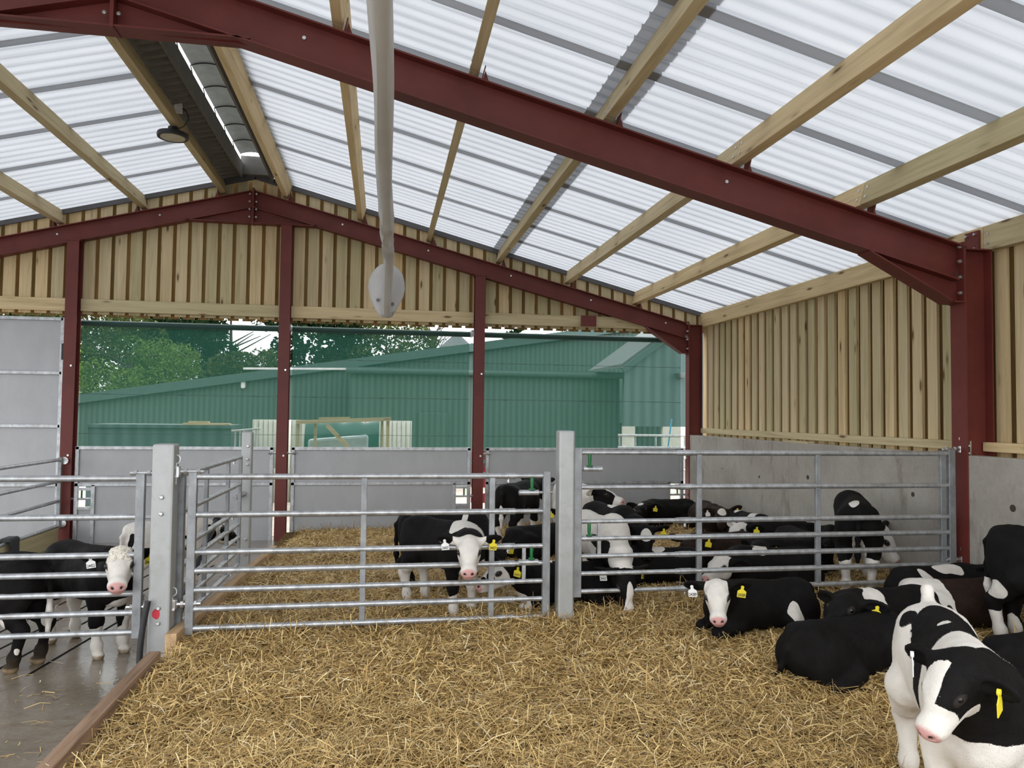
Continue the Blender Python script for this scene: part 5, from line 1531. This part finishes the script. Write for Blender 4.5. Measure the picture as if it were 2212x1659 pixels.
calf('black calf with white flank spot lying near the foot of the red column', 4.12, 5.02, sz(4.12, 5.02), 4, 'lie', pink=0, s=0.8, neck=(-70, 10), head=(-115, -20), h=.011, blobs=[('B', (-.30, -.12, .32), (.07, .12, .09), 'W'), ('B', (.02, -.05, .40), (.16, .10, .04), 'W')])
calf('brown and white calf lying right of the nearest calf, white hindquarters', 3.92, 4.60, sz(3.92, 4.60), -10, 'lie', pink=0, furry=20000, s=0.8, neck=(30, 5), head=(40, -20), h=.010, brown=True, blobs=[('B', (-.32, 0, .2), (.20, .5, .4), 'W'), ('B', (-.22, -.18, .20), (.06, .10, .08), 'B')])
calf('black calf standing cut off by the right edge, white hind leg and tail tip', 4.14, 3.94, sz(4.14, 3.94), -70, pink=0, furry=20000, s=0.95, neck=(-20, 20), head=(-10, -30), h=.009, blobs=[('B', (-.37, -.15, .40), (.08, .16, .07), 'W'), ('B', (-.40, -.1, .10), (.12, .2, .14), 'W'), ('B', (-.53, 0, .30), (.06, .06, .12), 'W'), ('B', (-.15, 0, .77), (.03, .03, .03), 'W'), ('B', (.3, 0, .1), (.2, .3, .2), 'W')])
calf('black calf lying at the right edge beyond the nearest calf', 3.45, 3.46, sz(3.45, 3.46), 18, 'lie', pink=0, furry=12000, s=0.85, neck=(0, 20), head=(0, -20), h=.010)
calf('black calf with a full white face and tags 24389 lying facing the camera', 2.59, 4.89, sz(2.59, 4.89), 187, 'lie', furry=45000, s=0.83, neck=(50, 21), head=(60, -32), hroll=4, h=.0085, blobs=[FACE] + DARK_EARS + [('B', (-.20, .22, .17), (.07, .12, .12), 'W'), ('B', (-.2, .29, .03), (.25, .05, .06), 'W')], tags=[('L', 'yellow', '24389', 0), ('R', 'white', '24389', 0)], ears=(14, 14), curly=.01)
calf('black calf with curly white head lying behind the gate, behind the white faced one', 3.25, 5.97, sz(3.25, 5.97), 176, 'lie', s=0.86, neck=(50, 2), head=(37, -18), h=.010, blobs=[FACE] + DARK_EARS + [('B', (.1, 0, .39), (.10, .12, .05), 'W')], ears=(10, 10), curly=.012)
calf('black calf lying third row behind the gate with yellow tag low', 3.70, 6.45, sz(3.70, 6.45), 180, 'lie', pink=0, s=0.8, neck=(62, 12), head=(32, -15), h=.011, tags=[('L', 'yellow', '', -10)])
calf('black calf with white face and white chest lying before the concrete wall', 4.16, 7.45, sz(4.16, 7.45), 190, 'lie', s=0.86, neck=(28, 13), head=(20, -13), h=.011, blobs=[FACE, ('H', (-.06, .16, .02), (.13, .10, .12), 'B'), ('B', (.45, 0, .2), (.16, .16, .20), 'W'), ('H', (-.06, 0, -.02), (.06, .09, .08), 'B')], tags=[('L', 'yellow', '', 0)])
calf('black calf with white blaze and pink nose facing us, lying by the concrete wall', 4.29, 8.25, sz(4.29, 8.25), -86, 'lie', s=0.86, neck=(-8, 8), head=(-22, -48), h=.011, blobs=[BLAZE, STAR, ('B', (.12, 0, .38), (.10, .2, .08), 'W'), ('B', (-.30, 0, .38), (.09, .1, .06), 'W')], tags=[('L', 'yellow', '', 0)])
calf('brown calf with white forehead lying far back against the concrete wall', 4.23, 9.28, sz(4.23, 9.28), -101, 'lie', pink=0, s=0.92, neck=(2, 9), head=(-16, -21), h=.012, brown=True, blobs=[STAR], tags=[('L', 'yellow', '', 0), ('R', 'white', '', 0)], ears=(-20, 5))
calf('black calf lying alone below the right sheeted gate', 3.95, 10.06, sz(3.95, 10.06), 196, 'lie', pink=0, s=0.9, neck=(38, 5), head=(42, -8), h=.012, blobs=[('H', (.03, 0, .07), (.05, .04, .04), 'W'), ('B', (-.1, .2, .12), (.10, .1, .08), 'W')], tags=[('L', 'yellow', '', 0)])
calf('black calf standing tail towards us by the wall, head down to the right', 4.08, 5.97, sz(4.08, 5.97), 58, s=0.95, neck=(-58, -42), head=(-108, -58), h=.009, blobs=[('B', (-.40, .02, .78), (.10, .05, .10), 'W'), ('B', (-.38, 0, .13), (.3, .4, .20), 'W'), ('B', (-.40, .02, .40), (.12, .05, .16), 'W'), ('B', (.3, 0, .1), (.3, .4, .22), 'W'), FACE] + DARK_EARS, ears=(0, -10))
calf('black calf lying beside the standing one, facing out from the wall', 4.07, 6.80, sz(4.07, 6.80), -97, 'lie', pink=0, s=0.86, neck=(6, 34), head=(-30, -15), h=.012, tags=[('L', 'yellow', '', 0)])
calf('black calf with white diamond on forehead standing behind the right gate', 2.20, 7.02, sz(2.20, 7.02), -76, pink=0, s=0.85, neck=(-3, -13), head=(-28, -45), h=.010, blobs=[('H', (.055, 0, .06), (.075, .052, .06), 'W'), ('B', (.05, 0, .77), (.12, .06, .05), 'W'), SOCKS], tags=[('L', 'yellow', '24437', 0), ('R', 'white', '24437', 0)], ears=(4, 4))
calf('white calf with black patches standing behind the right gate, nosing the straw', 1.80, 6.08, sz(1.80, 6.08), -84, furry=20000, s=0.88, neck=(-8, -46), head=(0, -72), h=.0085, base='W', blobs=[('B', (.28, 0, .62), (.16, .2, .10), 'B'), ('B', (.12, .10, .62), (.10, .06, .05), 'B'), ('B', (-.16, .05, .72), (.10, .04, .05), 'B'), ('B', (.0, .03, .78), (.07, .03, .05), 'B'), ('B', (-.05, .13, .68), (.08, .05, .04), 'B'), ('B', (.10, .13, .60), (.04, .05, .08), 'B'), ('B', (.18, .14, .55), (.03, .05, .08), 'B'), ('B', (.06, .14, .50), (.03, .05, .05), 'B'), ('B', (.42, 0, .52), (.14, .2, .16), 'B'), ('B', (.28, 0, .42), (.12, .3, .08), 'B'), ('H', (0, 0, 0), (.14, .2, .2), 'B'), ('H', (.1, .09, 0), (.2, .06, .2), 'B'), ('H', (.1, -.09, 0), (.2, .06, .2), 'B'), ('H', (.16, 0, .05), (.12, .034, .08), 'W')] + DARK_EARS, tags=[('L', 'yellow', '24420', 0), ('R', 'white', '24420', 0)], ears=(18, 18), neck_len=.40)
calf('white and black speckled calf standing far back, head turned to the right', 2.34, 8.95, sz(2.34, 8.95), -84, s=0.95, neck=(6, 10), head=(48, -12), h=.011, base='W', blobs=[('B', (.22, 0, .74), (.05, .10, .10), 'B'), ('B', (.30, -.12, .62), (.05, .06, .14), 'B'), ('B', (.05, -.12, .66), (.06, .06, .06), 'B'), ('H', (.06, 0, 0), (.12, .3, .2), 'B'), ('H', (.12, 0, .06), (.12, .02, .05), 'W')])
calf('black calf standing far back behind the middle gate latch, facing right', 1.74, 9.50, sz(1.74, 9.50), 56, pink=0, s=0.95, neck=(0, 10), head=(0, -40), h=.010, blobs=[('B', (-.53, 0, .35), (.05, .06, .18), 'W'), ('B', (-.05, -.05, .38), (.24, .2, .08), 'W'), SOCKS])
calf('black calf lying behind the middle gate, head raised with two yellow tags', 1.75, 8.10, sz(1.75, 8.10), 18, 'lie', pink=0, s=0.88, neck=(60, 32), head=(-100, -18), h=.011, tags=[('L', 'yellow', '', 0), ('R', 'yellow', '', 0)])
calf('white faced black calf standing behind the middle gate, watching through the rails', 0.49, 5.97, sz(0.49, 5.97), -57, furry=25000, s=0.9, neck=(-40, 2), head=(-40, -30), h=.008, blobs=[FACE, ('H', (-.05, .17, .05), (.10, .06, .06), 'B'), ('H', (-.05, -.17, .05), (.10, .06, .06), 'B'), ('B', (.28, -.02, .76), (.11, .13, .16), 'W'), ('B', (.40, 0, .70), (.10, .10, .10), 'W'), ('B', (.10, 0, .38), (.55, .12, .10), 'W'), ('B', (0, 0, .10), (3, 3, .26), 'W'), ('B', (.42, 0, .38), (.14, .16, .16), 'W'), ('B', (.28, -.13, .36), (.06, .06, .16), 'B'), ('B', (-.40, -.02, .80), (.06, .03, .04), 'W')], tags=[('L', 'yellow', '24437', 0), ('R', 'white', '24437', 0)], ears=(2, 2), curly=.008)
calf('black calf with lowered head standing just behind the white faced middle calf', 0.57, 6.71, sz(0.57, 6.71), -20, pink=0, s=0.86, neck=(-47, -36), head=(-58, -20), h=.010, blobs=[('B', (.22, -.02, .74), (.03, .2, .16), 'W')], tags=[('R', 'yellow', '', 40), ('L', 'yellow', '', 0)])
calf('calf with white muzzle lying behind the latch post, black body, yellow tag', 1.47, 5.86, sz(1.47, 5.86), 185, 'lie', s=0.84, neck=(22, 18), head=(20, -20), h=.009, blobs=[('H', (.16, 0, .0), (.16, .3, .2), 'W'), ('H', (.15, .06, .03), (.03, .03, .05), 'B'), ('H', (.06, 0, .08), (.07, .05, .05), 'W'), ('H', (.20, .03, .03), (.02, .03, .05), 'B'), ('B', (.44, .05, .12), (.12, .12, .10), 'W')], tags=[('L', 'yellow', '24391', 10)], ears=(0, 0))
calf('black calf lying with a white saddle mark, behind the gate near its sleeves', 2.45, 6.42, sz(2.45, 6.42), 178, 'lie', pink=0, s=0.8, neck=(30, -5), head=(60, -25), h=.011, blobs=[('B', (.05, 0, .38), (.12, .08, .06), 'W'), ('B', (-.05, .26, .06), (.20, .1, .05), 'W')])
calf('dark calf lying with brownish head and yellow tag, second row behind the gate', 3.27, 6.98, sz(3.27, 6.98), 190, 'lie', pink=0, s=0.84, neck=(53, 12), head=(50, -15), h=.011, brown=True, tags=[('L', 'yellow', '', 0)])
# passage on the left
calf('black calf standing at the left edge on wet concrete, facing out of the picture', -2.70, 5.68, ground_z(5.68), 170, pink=0, furry=15000, s=0.97, neck=(0, 20), head=(0, -30), h=.009, legs=dict(hl=.04, hr=-.02), blobs=[('B', (-.53, 0, .42), (.06, .05, .12), 'W'), ('B', (-.50, 0, .34), (.10, .10, .12), 'W'), ('B', (-.25, .16, .42), (.05, .05, .04), 'W'), ('B', (-.30, .12, .36), (.05, .08, .05), 'W'), ('B', (-.40, .13, .15), (.03, .03, .03), 'W')])
calf('black calf with curly white topknot and white face, tag 24422, on the wet passage', -2.09, 6.02, ground_z(6.02), -42, furry=25000, s=0.95, neck=(-28, 20), head=(-34, -25), h=.0085, blobs=[FACE] + DARK_EARS + [('B', (.36, -.1, .10), (.16, .3, .12), 'W'), ('B', (.40, 0, .36), (.10, .10, .13), 'W'), ('B', (.30, .12, .12), (.2, .06, .34), 'W'), ('B', (-.36, 0, .14), (.2, .3, .26), 'W'), ('B', (-.2, 0, .38), (.2, .12, .08), 'W')], tags=[('R', 'white', '24422', 0), ('L', 'yellow', '24422', 0)], ears=(14, 14), mops=True)
calf('white calf with black flecks and black head standing by the kerb gate', -2.07, 7.93, ground_z(7.93), 48, s=0.88, neck=(4, -18), head=(-5, -23), h=.0095, base='W', blobs=[('B', (-.46, -.09, .60), (.035, .05, .10), 'B'), ('B', (-.28, -.15, .64), (.035, .06, .035), 'B'), ('B', (-.22, -.16, .60), (.03, .06, .04), 'B'), ('B', (-.26, -.16, .52), (.03, .06, .03), 'B'), ('B', (.12, -.15, .60), (.025, .06, .025), 'B'), ('B', (.16, -.15, .48), (.05, .06, .04), 'B'), ('B', (.06, -.15, .50), (.02, .06, .03), 'B'), ('B', (.45, 0, .56), (.12, .2, .14), 'B'), ('H', (.08, 0, .02), (.30, .3, .3), 'B'), ('H', (.1, 0, -.09), (.2, .1, .05), 'W')])
